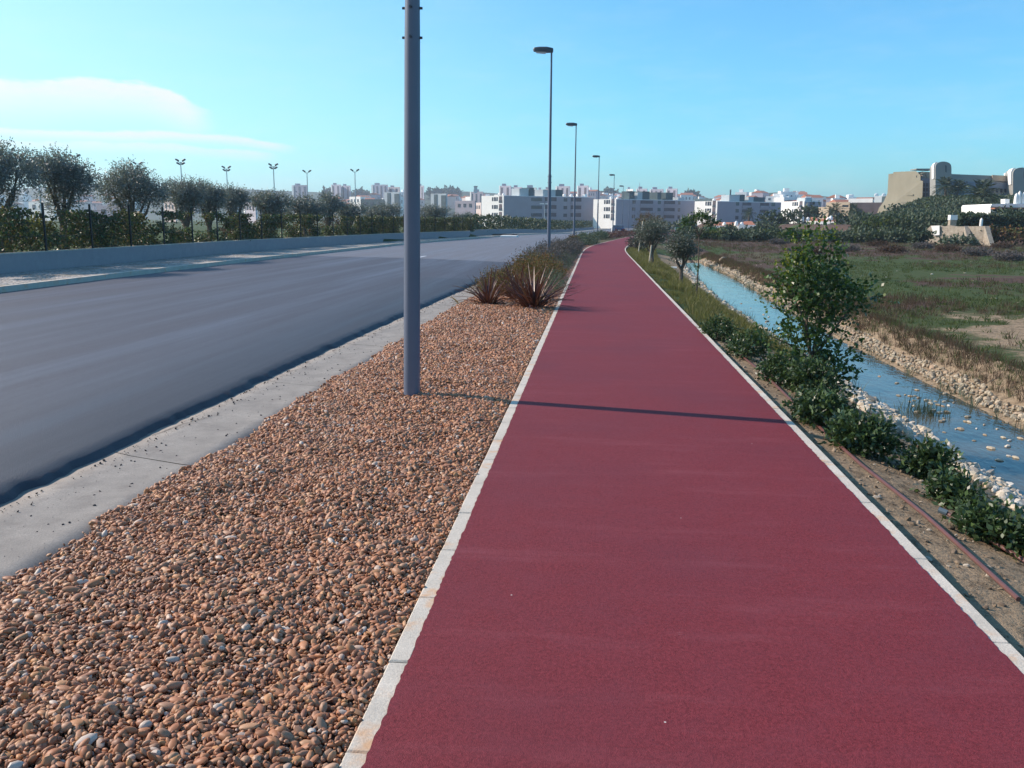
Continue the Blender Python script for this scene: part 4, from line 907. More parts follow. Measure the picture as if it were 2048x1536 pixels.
for k, (px_, py_, w_, yt, n, lab) in enumerate(SHR):
    x, y, z = ground_at(px_, py_); r = w_*y/1750/2*.78; h = max(.2, az_(px_, yt, y+r*.6)-z)*.86; y += r*.7
    z = gzs(x, y); L = [((0, 0, h*.45), (r, r*.9, h*.55)), ((-r*.4, .1, h*.35), (r*.6, r*.6, h*.4)), ((r*.45, -.1, h*.4), (r*.6, r*.55, h*.42))]
    broad('shrub', lab, 'shrub', (x, y, z), L, int(n*.58), 'shrub' if k not in (5, 10) else 'fgrass', .046, .024, .12, 7, 0, .015, .5, None, True)
# olive saplings by the water
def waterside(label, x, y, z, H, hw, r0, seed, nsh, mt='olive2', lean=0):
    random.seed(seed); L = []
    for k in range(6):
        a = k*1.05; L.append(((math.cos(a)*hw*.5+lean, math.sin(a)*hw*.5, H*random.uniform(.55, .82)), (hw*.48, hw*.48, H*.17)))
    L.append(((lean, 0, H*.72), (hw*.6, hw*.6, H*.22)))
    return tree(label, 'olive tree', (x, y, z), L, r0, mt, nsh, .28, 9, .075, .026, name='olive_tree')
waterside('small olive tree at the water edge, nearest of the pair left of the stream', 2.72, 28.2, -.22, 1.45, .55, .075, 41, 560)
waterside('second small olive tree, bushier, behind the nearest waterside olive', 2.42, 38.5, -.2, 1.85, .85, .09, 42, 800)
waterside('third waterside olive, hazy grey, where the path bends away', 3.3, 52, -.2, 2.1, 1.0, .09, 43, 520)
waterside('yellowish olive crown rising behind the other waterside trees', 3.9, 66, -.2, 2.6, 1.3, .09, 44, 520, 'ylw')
# thin standard tree with a flat umbrella crown
t = thing('sapling', 'thin straight sapling with a flat umbrella crown standing above the stream', 'tree', (2.62, 22.9, gzs(2.62, 22.9)))
mb = MB(); mb.tube([(0, 0, -.05), (.015, 0, .7), (-.005, 0, 1.35)], [.024, .018, .014], 7)
for a in range(6):
    q = Vector((math.cos(a*1.05)*.34, math.sin(a*1.05)*.3, 1.62+.04*(a % 2))); mb.tube([(-.005, 0, 1.3), tuple(Vector((0, 0, 1.42)).lerp(q, .5)), tuple(q)], [.012, .009, .004], 5)
t.scale = (1, 1, 1.17); mb.build('trunk', M['bark'], t, True)
foliage('crown', M['carob'], t, [((-.3, 0, 1.62), (.18, .2, .07)), ((0, 0, 1.72), (.26, .25, .08)), ((.3, 0, 1.62), (.18, .2, .08))], 240, .12, 6, .05, .028, up=.3)
foliage('side_shoots', M['carob'], t, [((0, 0, .28), (.12, .1, .05)), ((-.02, 0, .62), (.09, .1, .05))], 26, .1, 5, .05, .025)
for i, (px_, py_, pt, D_, lab) in enumerate([(1276, 505, 442, 50, 'pale leaning timber stake beside the third waterside olive'), (1297, 530, 490, 37, 'short pale stake tied to the second waterside olive')]):
    a = at(px_, py_, D_); b_ = at(px_+(10 if i == 0 else 6), pt, D_); MB().tube([(a[0], D_, a[2]-.2), (b_[0], D_, b_[2])], .03, 6).build('tree_stake', M['stake'], label=lab, cat='stake')
gx_, gy_, gz_ = ground_at(1345, 537)
MB().tube([(gx_-.22, gy_, gz_+.06), (gx_+.2, gy_-.05, gz_+.04)], .045, 8).build('white_pipe', M['white'], label='white pipe end sticking out over the bank by the second olive', cat='pipe')
cl = thing('boulder', 'pinkish pale boulder on the far bank of the stream', 'boulder', ground_at(1442, 522))
q = obj('rock', rip2[2], cl, (0, 0, .08)); q.scale = (.15, .13, .2); q = obj('rock', rip[3], cl, (.14, 0, .2)); q.scale = (.15, .12, .08)
for i, (x, y) in enumerate([(2.2, 55), (2.5, 60)]):
    clump('shrub', ['dark purple-grey shrub on the verge before the bend', 'dull brown shrub on the verge at the bend'][i], 'shrub', (x+float(po(y)), y, -.1), .5, .8, 'lav', 260, .12, .05)

# ------------------------------------------------------------ middle distance, right: bushes, hill scrub, culvert, fences
def blob(label, px0, px1, ytop, ybot, D, mt='bush', dens=1.0, name='bush', cat='bush', depth=None):
    a = at(px0, ybot, D); b_ = at(px1, ytop, D); w_ = (b_[0]-a[0])/2; h_ = b_[2]-a[2]; x = (a[0]+b_[0])/2; t = thing(name, label, cat, (x, D, a[2]))
    dp = depth or max(w_*.8, 1); L = []; r = np.random.default_rng(int(px0)*7+int(D)); nn = max(3, int(w_/h_*3)+2)
    for k in range(nn):
        u = -1+2*(k+.5)/nn; L.append(((u*w_*.75, r.uniform(-.4, .4)*dp, h_*r.uniform(.42, .62)), (w_*.75/nn+h_*.28, dp*.5, h_*r.uniform(.34, .42))))
    s = D/1750*6.0; V, F = shoots(L, int(np.clip(w_*h_/(s*s)*4*dens, 150, 2600)), s*2.0, 4, s*1.1, s*.65, up=.4, inner=.5)
    obj('foliage', npmesh('foliage', V, F, M[mt]), t); return t
blob('dark dense bush mass behind the low white houses, right of the apartments', 1512, 1605, 412, 474, 175)
blob('rounded green bush in front of the dark mass, above the field', 1505, 1560, 450, 474, 158)
blob('dark tree left of the beige house', 1598, 1640, 408, 462, 215)
blob('long dark hedge below the low white houses', 1420, 1512, 460, 473, 160, depth=2)
blob('dark hedge at the foot of the arched white house', 1600, 1700, 452, 474, 150, depth=3)
blob('dark bushes below the beige house and its palm', 1668, 1780, 424, 472, 150)
blob('rounded light green bush at the foot of the hill', 1712, 1760, 448, 474, 128)
blob('dark green scrub on the hill under the slanted hotel wall', 1765, 1850, 412, 452, 165)
blob('grey-green scrub on the hill front, left of the old wall', 1740, 1840, 434, 474, 125, 'sage')
blob('dark scrub on the hill beside the old retaining wall', 1815, 1872, 430, 470, 112)
blob('green scrub in front of the hotel windows', 1850, 1900, 412, 445, 150, 'bush')
blob('green bushes below the leaning palm', 1895, 1950, 404, 436, 140, 'sage')
blob('bushes between the second palm and the white villa', 1940, 1985, 410, 434, 135)
blob('bright green grass mound below the old wall', 1780, 1850, 466, 482, 104, 'fgrass', 1.2)
blob('dark bush at the right edge, above the orange scrub', 1985, 2080, 418, 462, 108)
blob('orange-brown scrub right of the buttressed wall', 1960, 2085, 456, 492, 94, 'ylw')
blob('dark green bushes along the road end behind the waterside trees', 1270, 1350, 446, 470, 185)
blob('dark bush clump left of the green windbreak', 1350, 1395, 448, 462, 200)
blob('dark bush beside the culvert wing', 1440, 1470, 458, 474, 140)
for i, (px_, D_) in enumerate([(1625, 62), (1700, 70), (1790, 66), (1850, 80), (1900, 72), (1960, 62), (2010, 84), (2030, 55), (1760, 86), (1560, 90)]):
    x = ax(px_, D_); clump('weed_clump', ['dark weed clump standing in the field behind the carob tree', 'brown weed clump right of the carob top', 'dark tuft in the middle of the field', 'brownish weed clump below the old wall', 'dark weed clump in the middle of the green field', 'grey weed clump toward the right of the field', 'far weed clump under the orange scrub', 'nearest weed clump at the right edge of the field', 'faint weed clump before the hill scrub', 'farthest brown weed clump left of the carob top'][i], 'weeds', (x, D_, gzs(x, D_)), 1.1, .38, 'lav' if i % 2 else 'fbrown', 260, .16, .05, .8, ry=.8)
blob('low scrub at the foot of the buttressed wall', 1868, 1962, 478, 494, 93, 'sage', name='bush')
blob('green tufts at the left foot of the old wall', 1820, 1872, 466, 486, 95, 'bush')
# hill clutter as loose undergrowth
n = 9000; y = 101+110*RNG.random(n); x = 10+RNG.random(n)*(y*.62); k = (x/y > .06) & ((x/y < .36) | (y > 104)) & ((x/y > .285) | (y < 108)); x, y = x[k], y[k]
hs = [clump_me for clump_me in [npmesh('scrub', *shoots([((0, 0, .35), (.9, .9, .45))], 90, .4, 4, .3, .18, up=.4), M[mm]) for mm in ('bush', 'sage', 'fgrass', 'bush')]]
s = .6+.8*RNG.random(len(x)); scatter('hill_scrub', np.stack([x, y, gz(x, y)-.1], -1), rots(len(x), .1), z3(s), RNG.integers(0, 4, len(x)), hs, kind='stuff')

def palm(label, px_, ybase, ytop, D, hw, nf, seed, trunks=1):
    random.seed(seed); a = at(px_, ybase, D); b_ = at(px_, ytop, D); H = b_[2]-a[2]; t = thing('palm_tree', label, 'palm tree', (a[0], D, a[2]))
    tops = [(0, 0)] if trunks == 1 else [(-hw*.45, 0), (hw*.4, .3)]; mb = MB()
    for i, (u, v) in enumerate(tops): mb.tube([(u*.3, v, -.5), (u*.7, v, H*.35), (u, v, H*(.66-.06*i))], [.30, .24, .2], 8)
    mb.build('trunk', M['bark'], t, True)
    for i, (u, v) in enumerate(tops):
        zc = H*(.68-.06*i); h2_ = hw*(1 if trunks == 1 else .75)
        for k in range(nf*2):
            az2 = random.random()*2*PI; el = random.uniform(-1.0, 1.45); d = np.array([math.cos(az2)*math.cos(el), math.sin(az2)*math.cos(el), math.sin(el)])
            Ln = h2_*random.uniform(.85, 1.1); ts = np.linspace(.1, 1, 8); C_ = np.array([u, v, zc])+d*ts[:, None]*Ln+np.array([0, 0, -.35*Ln])*(ts**2)[:, None]
            sd2 = np.cross(d, [0, 0, 1]); sd2 /= np.linalg.norm(sd2)+1e-6; P_ = np.repeat(C_, 2, 0); sg = np.tile([1, -1], 8)[:, None]
            V, F = leaf_quads(P_, unit(d*.6+sd2*sg*.8+np.array([0, 0, -.25])), Ln*.36, Ln*.05); F = F
            obj('frond', npmesh('frond', V, F, M['bush']), t)
    return t
palm('tall shaggy double-headed palm in front of the hotel tower', 1900, 428, 345, 172, 3.0, 26, 5, 2)
palm('single palm with a ragged crown in front of the grey hotel wing', 1958, 440, 366, 150, 3.1, 34, 6)
palm('small palm in front of the beige house', 1668, 446, 406, 190, 2.0, 24, 8)
palm('palm among dark bushes left of the hotel', 1706, 446, 408, 195, 2.0, 22, 9)
palm('small palm before the shaded grey front of the third apartment block', 1497, 452, 412, 205, 1.6, 20, 10)

def quadwall(mb, p, q, t0, t1, z0, z1, off=.05, th=.1):
    """box proud of the wall that runs from p to q (front to the right-hand side of p->q)"""
    p = Vector((p[0], p[1], 0)); q = Vector((q[0], q[1], 0)); d = (q-p).normalized(); n_ = Vector((d.y, -d.x, 0)); L = (q-p).length
    a = p+d*L*t0; b_ = p+d*L*t1
    vs = [(v.x, v.y, z) for z in (z0, z1) for v in (a+n_*off, b_+n_*off, b_-n_*th, a-n_*th)]
    return mb.add(vs, [(3, 2, 1, 0), (4, 5, 6, 7), (0, 1, 5, 4), (1, 2, 6, 5), (2, 3, 7, 6), (3, 0, 4, 7)])
def oneq(name, mt, par, *a, **k): mb = MB(); quadwall(mb, *a, **k); return mb.build(name, M[mt], par)

def P2(px_, D): return (ax(px_, D), D)
def apartment(label, pe, pc, pr, D, ytop, De, Dr, boxes, chim, bays, wins, seed):
    """white lit end wall from photo column pe to pc, front greyed as shade from pc to pr"""
    random.seed(seed); A = P2(pe, De); B = P2(pc, D); R = P2(pr, Dr); K = (A[0]+R[0]-B[0], A[1]+R[1]-B[1]); z1 = az_(pc, ytop, D); z0 = -2.0; g0 = -.6
    t = thing('apartment_block', label, 'apartment block', (B[0], B[1], 0)); bx, by = B
    def loc(p): return (p[0]-bx, p[1]-by)
    A, R, K, Bz = loc(A), loc(R), loc(K), (0, 0)
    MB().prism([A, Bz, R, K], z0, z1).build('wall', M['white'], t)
    # grey skin paints shade over the long white front
    oneq('front_shade_skin', 'grayw', t, Bz, R, .004, .998, z0, z1-.15, off=.12, th=.0)
    st = (z1-g0)/4.05
    for k in range(1, 4):
        zf = g0+st*k+.9
        for a, b_ in wins: w2 = oneq('window', 'glassd', t, A, Bz, a, b_, zf, zf+1.25, off=.05, th=.0)
        oneq('loggia_shade_panel', 'balc', t, A, Bz, .80, .93, zf-.6, zf+1.5, off=.06, th=.0); oneq('railing', 'glassd', t, A, Bz, .80, .93, zf-.55, zf+.25, off=.14, th=-.08)  # loggia drawn as a dark panel standing for its shade
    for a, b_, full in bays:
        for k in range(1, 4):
            zf = g0+st*k; oneq('recess_shade_panel' if full else 'window', 'balc' if full else 'glassd', t, Bz, R, a, b_, zf+(.25 if full else 1.0), zf+st*.92 if full else zf+2.1, off=.16, th=-.13)  # full bays get dark panels painted as recess shade
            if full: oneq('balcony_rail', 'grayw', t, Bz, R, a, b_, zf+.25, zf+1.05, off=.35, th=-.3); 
    for f0, f1, h_, dark in boxes:
        d0 = (R[0]*f0, R[1]*f0); d1 = (R[0]*f1, R[1]*f1); s = (A[0]*.35, A[1]*.35)
        e0 = (A[0]*.12, A[1]*.12)
        f = [(d0[0]+e0[0], d0[1]+e0[1]), (d1[0]+e0[0], d1[1]+e0[1]), (d1[0]+s[0]+e0[0], d1[1]+s[1]+e0[1]), (d0[0]+s[0]+e0[0], d0[1]+s[1]+e0[1])]
        MB().prism(f, z1, z1+h_).build('roof_house', M['dkpan' if dark else 'gray2'], t)
    for f0, r_ in chim:
        c_ = (R[0]*f0+A[0]*.5, R[1]*f0+A[1]*.5, z1+r_*.8); MB().sphere(c_, r_, 10, 6).build('roof_dome', M['white'], t, True)
        MB().prism([(c_[0]-r_*.5, c_[1]-r_*.5), (c_[0]+r_*.5, c_[1]-r_*.5), (c_[0]+r_*.5, c_[1]+r_*.5), (c_[0]-r_*.5, c_[1]+r_*.5)], z1-.02, z1+r_*.5).build('vent_base', M['white'], t)
    return t
wn = [(.48, .54), (.57, .66), (.68, .74)]
apartment('apartment block with a cream end wall and shaded grey front, leftmost of the three', 963, 1007, 1186, 290, 391, 297, 302, [(.20, .30, 2.4, False), (.31, .36, 2.7, True), (.46, .60, 2.2, False), (.60, .68, 2.2, True)], [(.12, .5), (.24, .5), (.80, .6), (.88, .55)],
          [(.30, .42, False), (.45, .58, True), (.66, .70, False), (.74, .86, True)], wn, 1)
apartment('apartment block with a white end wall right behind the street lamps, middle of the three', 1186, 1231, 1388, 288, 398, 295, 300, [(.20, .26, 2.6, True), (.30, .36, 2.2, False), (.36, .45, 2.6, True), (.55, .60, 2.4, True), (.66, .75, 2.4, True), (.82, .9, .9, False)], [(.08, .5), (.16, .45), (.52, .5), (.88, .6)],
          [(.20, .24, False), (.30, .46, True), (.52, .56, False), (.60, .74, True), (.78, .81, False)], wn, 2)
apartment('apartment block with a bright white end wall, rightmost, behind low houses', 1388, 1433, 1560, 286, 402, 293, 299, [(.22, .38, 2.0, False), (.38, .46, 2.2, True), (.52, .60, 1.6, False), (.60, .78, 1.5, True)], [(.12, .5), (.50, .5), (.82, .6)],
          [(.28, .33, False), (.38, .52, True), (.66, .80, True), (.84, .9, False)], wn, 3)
apartment('smaller white apartment block stepping down behind the dark bushes', 1562, 1606, 1640, 300, 402, 312, 306, [(.2, .6, 1.2, False)], [(.3, .5), (.8, .6)], [(.3, .6, True)], wn, 4)

def block(name, label, cat, foot, z0, z1, mt, bands=(), roof=None, rmat='tile', group=None, par=None):
    """simple building: foot [(px,D)...] first two points are the front"""
    F_ = [P2(*f) for f in foot]; bx, by = F_[0]; F_ = [(a-bx, b_-by) for a, b_ in F_]
    t = par or thing(name, label, cat, (bx, by, 0), 0, group)
    if len(F_) == 3: F_ = [F_[0], F_[1], F_[2], (F_[0][0]+F_[2][0]-F_[1][0], F_[0][1]+F_[2][1]-F_[1][1])]
    MB().prism(F_, z0, z1).build('wall', M[mt], t)
    for nm, mm, a, b_, za, zb in bands: oneq(nm, mm, t, F_[0], F_[1], a, b_, za, zb, off=.15, th=.0)
    return t, F_
# pinkish and grey tower blocks beyond (photo columns, top row, depth)
TW = [(586, 617, 370, 950, 'hazy grey tower block above the olive trees, leftmost on the skyline', 'grayw'), (664, 683, 369, 980, 'left half of the twin hazy towers left of the last floodlight', 'tower'), (684, 702, 371, 990, 'right half of the twin hazy towers left of the last floodlight', 'tower'),
      (744, 776, 369, 960, 'wide hazy tower block right of the last floodlight', 'tower'), (777, 800, 374, 970, 'lower hazy block joined to the right of the wide tower', 'pink'),
      (836, 848, 371, 960, 'narrow hazy tower peeping out right of the near lamp post', 'tower'), (940, 966, 383, 700, 'grey blocky building with the small tower on its roof', 'grayw'),
      (998, 1021, 371, 800, 'tall purple-grey tower behind the leftmost apartments', 'tower'), (1022, 1043, 374, 805, 'second purple-grey tower joined to the tall one', 'tower'), (1046, 1072, 375, 640, 'pale green-grey stepped tower with a dark stripe', 'gray2'),
      (1087, 1100, 378, 760, 'pinkish tower just left of the second lamp post', 'pink'), (1073, 1086, 379, 770, 'cream striped tower left of the second lamp post', 'white'), (1110, 1138, 372, 740, 'white and dark slanted tower right of the second lamp post', 'tower'),
      (1153, 1175, 371, 760, 'square grey-pink tower with a white stripe right of the third lamp post', 'tower'), (1251, 1264, 378, 800, 'white narrow tower right of the fifth lamp head', 'white'), (1270, 1292, 377, 790, 'pale tower with a thin antenna behind the middle apartments', 'tower'),
      (1297, 1324, 378, 800, 'white and grey tower pair behind the middle apartments', 'tower'), (1330, 1352, 377, 810, 'last pale tower of the skyline cluster, right of the pair', 'tower')]
for i, (a, b_, yt, D, lab, mt) in enumerate(TW):
    z1 = az_((a+b_)/2, yt, D); zb = 2.0; wpx = b_-a
    t, F_ = block('tower_block', lab, 'tower block', [(a, D+8), (b_, D), (b_+1, D+16)], zb, z1, mt, group='hazy tower blocks on the skyline')
    ns = max(2, wpx//8)
    for k in range(ns): u = (k+.3)/ns; oneq('window_strip', 'glassd' if mt != 'tower' else 'balc', t, F_[0], F_[1], u, u+.28/ns*1.2, zb+2, z1-1.6, off=.2, th=.0)
    oneq('white_stripe', 'white', t, F_[0], F_[1], .02, .12, zb, z1+.1, off=.35, th=-.1)  # white upright stripe near the left edge of each tower front
    MB().box(wpx*.1, wpx*.25, 2, 6, z1, z1+2).build('roof_house', M['grayw'], t)
tt = thing('roof_tower', 'small grey square tower standing on the blocky skyline building', 'tower', (ax(948, 690), 690, 0))
MB().box(0, 2.3, 0, 2.3, az_(950, 386, 690), az_(950, 374, 690)).build('shaft', M['gray2'], tt); MB().box(-.25, 2.55, -.25, 2.55, az_(950, 374, 690)+.003, az_(950, 372, 690)).build('cap', M['dkpan'], tt)
MB().tube([(ax(1277, 780), 782, az_(1277, 380, 780)), (ax(1277, 780), 782, az_(1277, 364, 780))], [.35, .1], 6).build('antenna_mast', M['grayw'], label='thin antenna mast on the pale tower behind the middle apartments', cat='antenna')
MB().tube([(ax(1458, 420), 420, az_(1458, 402, 420)), (ax(1458, 420), 420, az_(1458, 379, 420))], .35, 8).build('chimney_stack', M['dkpan'], label='thin dark chimney stack rising behind the rightmost apartments', cat='chimney')
# dark and white mid-distance blocks left of the near apartments
MD = [(845, 720, 838, 402, 'x'), ]
for a, b_, yt, yb_, D, lab, mt in [(700, 722, 393, 420, 420, 'small white house with a stepped roof behind the olives', 'white'), (722, 768, 398, 420, 400, 'low dark-walled block right of the stepped white house', 'dkpan'), (769, 800, 384, 420, 430, 'pale green-grey block with dark panels left of the near lamp post', 'gray2'),
      (862, 893, 387, 420, 430, 'pale green-grey block with dark panels right of the near lamp post', 'gray2'), (910, 950, 401, 445, 360, 'plain blue-grey gable wall left of the cream end wall', 'grayw'), (950, 962, 405, 445, 380, 'narrow pale house squeezed beside the cream end wall', 'pink'),
      (60, 110, 402, 418, 300, 'low white building glimpsed between the first two olive trees', 'white'), (195, 260, 410, 420, 260, 'low pale shed glimpsed left of the third olive tree', 'grayw'), (330, 352, 402, 420, 300, 'low pale house between the third and fourth olive trees', 'pink'), (492, 512, 404, 418, 300, 'low pale roof between olive trees below the second mast', 'tower')]:
    z1 = az_((a+b_)/2, yt, D); t, F_ = block('house', lab, 'house', [(a, D+6), (b_, D), (b_+2, D+12)], 0, z1, mt)
    if mt == 'gray2': oneq('dark_panel', 'dkpan', t, F_[0], F_[1], .22, .42, 0, z1-.3, off=.2, th=.0); oneq('dark_panel', 'dkpan', t, F_[0], F_[1], .68, .98, 0, z1-.8, off=.2, th=.0)
    else:
        for k in range(3): oneq('window', 'glassd', t, F_[0], F_[1], .15+.28*k, .27+.28*k, z1-2.6, z1-1.2, off=.12, th=.0)
# hills under the town
def hill(name, prof, D, dep, mt):
    V, F = [], []; n = len(prof)
    for i, (px_, py_) in enumerate(prof):
        x = ax(px_, D); z = az_(px_, py_, D); V += [(x, D-dep, -1), (x*1.0, D-dep*.45, z*.6), (x*1.02, D, z), (x*1.1, D+dep, z*.7), (x*1.15, D+dep*2, -1)]
    for i in range(n-1):
        for k in range(4): F.append((i*5+k, (i+1)*5+k, (i+1)*5+k+1, i*5+k+1))
    return obj(name, npmesh(name, V, F, mt, True), kind='structure')
M['hill'] = plain('wooded_hill', (0.065, 0.085, 0.06), 0.95, 0.4, 0.03, 0.1)
hill('hill', [(-400, 388), (-100, 380), (60, 378), (150, 372), (215, 368), (330, 376), (420, 378), (500, 378), (560, 381), (640, 384), (700, 388), (760, 386), (850, 385), (900, 382), (960, 384), (1010, 388), (1060, 390), (1160, 388), (1190, 381), (1240, 385), (1290, 392), (1370, 388), (1410, 396)], 1250, 350, M['hill'])
hill('hill', [(1320, 404), (1380, 398), (1440, 396), (1480, 392), (1520, 386), (1560, 384), (1600, 388), (1650, 394), (1720, 402), (1800, 410), (1900, 418), (2100, 425)], 900, 260, M['hill'])
# houses of the far town: small, each its own object
def house_mesh(mt, rmt, w_, d_, h_, roof):
    mb = MB().box(-w_/2, w_/2, -d_/2, d_/2, -6, h_); me = mb.mesh('town_house', M[mt]); me.materials.append(M[rmt]); me.materials.append(M['glassd'])
    b2 = MB()
    if roof: b2.add([(-w_/2-.3, -d_/2-.3, h_), (w_/2+.3, -d_/2-.3, h_), (w_/2+.3, d_/2+.3, h_), (-w_/2-.3, d_/2+.3, h_), (-w_/2, 0, h_+1.8), (w_/2, 0, h_+1.8)], [(0, 1, 5, 4), (2, 3, 4, 5), (0, 4, 3), (1, 2, 5)])
    else: b2.box(-w_*.2, w_*.15, -1, 2, h_, h_+2.2)
    b3 = MB()
    for k in range(3): b3.box(-w_*.38+k*w_*.28, -w_*.28+k*w_*.28, -d_/2-.1, -d_/2, h_*.35, h_*.7)
    vs, fs, mi = list(mb.v), list(mb.f), [0]*len(mb.f)
    for q, i in ((b2, 1 if roof else 0), (b3, 2)): o_ = len(vs); vs += q.v; fs += [tuple(v+o_ for v in f) for f in q.f]; mi += [i]*len(q.f)
    me2 = bpy.data.meshes.new('town_house'); me2.from_pydata(vs, [], fs)
    for m_ in me.materials: me2.materials.append(m_)
    me2.polygons.foreach_set('material_index', mi); me2.update(); return me2
HM = [house_mesh('white', 'tile', 11, 9, 6, True), house_mesh('white', 'tile', 9, 9, 8, False), house_mesh('pink', 'tile', 12, 9, 5, True), house_mesh('white', 'grayw', 14, 9, 5, False), house_mesh('grayw', 'tile', 10, 10, 7, True)]
random.seed(21)
def town(n, pxa, pxb, top, spread, D0, D1, label, group, sc0=1.0):
    for i in range(n):
        px_ = random.uniform(pxa, pxb); D = random.uniform(D0, D1); py_ = float(np.interp(px_, *top))+random.uniform(0, spread)
        z = az_(px_, py_, D); q = obj('town_house', random.choice(HM), None, (ax(px_, D), D, z-6*sc0), label=label, cat='house', group=group); q.scale = (sc0*random.uniform(.7, 1.2), sc0, sc0*random.uniform(.8, 1.1)); q.rotation_euler = (0, 0, random.uniform(-.9, .9)+(.6 if i % 2 else -.5))
town(62, 1440, 1655, ([1440, 1520, 1560, 1600, 1655], [396, 385, 384, 387, 396]), 20, 640, 860, 'small white house with red roof on the far right hillside', 'far houses on the hill right of the apartments')
town(40, 1175, 1420, ([1175, 1190, 1240, 1300, 1370, 1420], [384, 380, 386, 394, 387, 396]), 12, 850, 1100, 'small pale house on the far hill behind the apartments', 'far houses on the hill behind the apartments', 1.1)
town(34, 880, 1180, ([880, 960, 1010, 1180], [386, 388, 390, 388]), 12, 700, 1000, 'small pale house on the far hill left of centre', 'far houses on the hill left of centre')
town(24, 590, 840, ([590, 700, 840], [394, 392, 388]), 14, 650, 900, 'small hazy house on the far hill above the olive trees', 'far houses on the hill above the olive trees')
town(20, 0, 520, ([0, 215, 520], [392, 388, 392]), 20, 700, 1000, 'tiny hazy house glimpsed between the olive trees', 'far houses glimpsed between the olive trees')
town(26, 1600, 1780, ([1600, 1700, 1780], [394, 398, 400]), 10, 420, 560, 'small white house on the low ridge left of the hotel', 'far houses on the ridge left of the hotel', .8)
for i, (px_, py_, D, w_) in enumerate([(660, 386, 1000, 16), (720, 386, 1100, 14), (870, 383, 1100, 18), (900, 381, 1150, 16), (1215, 385, 1100, 14), (1380, 390, 1000, 10)]):
    t = thing('far_grove', ['far round grove left of the last floodlight', 'far low grove above the stepped white house', 'far grove right of the near lamp post', 'far domed grove before the skyline tower', 'far grove behind the third and fourth lamps', 'far grove right of the skyline cluster'][i], 'trees', (ax(px_, D), D, az_(px_, py_, D)-3))
    V, F = shoots([((0, 0, 0), (w_*.7, 6, 6)), ((w_*.4, 0, -1), (w_*.6, 5, 5))], 220, 4, 3, 4, 2.6, up=.3); obj('foliage', npmesh('foliage', V, F, M['bush']), t)

# low white houses with pepper-pot chimneys
def chimneypot(par, x, y, z, h_, r_): MB().tube([(x, y, z), (x, y, z+h_*.6), (x, y, z+h_*.85), (x, y, z+h_)], [r_, r_*.9, r_*.65, r_*.15], 10).build('chimney', M['white'], par, True)
for lab, foot, yt, chs, roofed in [('long low white house with a terracotta roof in front of the rightmost apartments', [(1425, 190), (1482, 188), (1484, 198)], 452, [(1453, 444)], False), ('low white wing with a terracotta roof, right of the long white house', [(1478, 186), (1513, 185), (1515, 195)], 450, [(1476, 442), (1487, 444)], True),
        ('low white house with two round chimneys left of the beige house', [(1610, 176), (1640, 174), (1642, 182)], 442, [(1611, 431), (1623, 434)], True), ('white house with a wide arch below the beige house', [(1638, 166), (1678, 164), (1680, 174)], 443, [(1665, 434), (1670, 431)], True)]:
    D = foot[1][1]; z1 = az_(foot[1][0], yt, D); t, F_ = block('white_house', lab, 'house', foot, -1, z1, 'white')
    if roofed or True:
        q = [(v[0], v[1]+.0) for v in F_]; mb = MB(); cx_ = (q[0][0]+q[2][0])/2
        mb.add([(q[0][0], q[0][1]+1, z1), (q[1][0], q[1][1]+1, z1), (q[2][0], q[2][1], z1), (q[3][0], q[3][1], z1), (q[0][0]*.5+q[3][0]*.5+1, (q[0][1]+q[3][1])/2, z1+.75), (q[1][0]*.5+q[2][0]*.5-1, (q[1][1]+q[2][1])/2, z1+.75)], [(0, 1, 5, 4), (2, 3, 4, 5), (0, 4, 3), (1, 2, 5)]); mb.build('roof', M['tile'], t)
    for px_, py_ in chs: chimneypot(t, ax(px_, D)-t.location.x, .9, z1-.2, az_(px_, py_, D)-z1+.2, .42)
    if 'arch' in lab:
        mb = MB(); pts = [(.18, -1)]+[(.18+.36*(.5-.5*math.cos(a)), z1-2.6+1.5*math.sin(a)) for a in np.linspace(0, PI, 9)]+[(.54, -1)]
        L = Vector((F_[1][0], F_[1][1], 0)); n_ = Vector((L.y, -L.x, 0)).normalized()
        mb.extr([tuple(L*u+n_*.12+Vector((0, 0, z))) for u, z in pts], n_*-.1); mb.build('arch_opening', M['dkpan'], t)
# beige flat-roofed house
t, F_ = block('beige_house', 'beige flat-roofed house behind the small palms', 'house', [(1635, 232), (1656, 228), (1659, 240)], -1, az_(1645, 414, 230), 'beige2')
block('x', '', '', [(1650, 236), (1697, 230), (1700, 246)], -1, az_(1670, 404, 232), 'beige2', par=t)
for ch in t.children:
    if ch.name.startswith('wall.') and ch is t.children[-1]: ch.location = (ax(1650, 236)-t.location.x, 236-t.location.y, 0)
MB().box(ax(1683, 228)-t.location.x, ax(1695, 228)-t.location.x, -4.2+0.2, -3.6, az_(1690, 414, 228), az_(1690, 410, 228)).build('window', M['glassd'], t)
t, F_ = block('house', 'white rooftop building with a dark end on the ridge left of the hotel', 'house', [(1694, 262), (1742, 258), (1744, 268)], 0, az_(1720, 397, 260), 'white')
t2, F2 = block('house', 'brownish-grey long building left of the slanted hotel wall', 'house', [(1700, 240), (1762, 236), (1764, 250)], 0, az_(1730, 405, 238), 'balc')
t2, F2 = block('house', 'grey plant room with dark end and white dishes on the ridge', 'house', [(1745, 256), (1768, 253), (1770, 262)], 0, az_(1755, 392, 254), 'gray2'); oneq('dark_panel', 'dkpan', t2, F2[0], F2[1], .7, .98, 5, az_(1755, 392, 254)-.1, off=.2, th=.0)
for i in range(2): MB().sphere((.8+2.0*i, 1, az_(1755, 390, 254)), .6, 8, 5, (1, .4, 1)).build('dish', M['white'], t2)

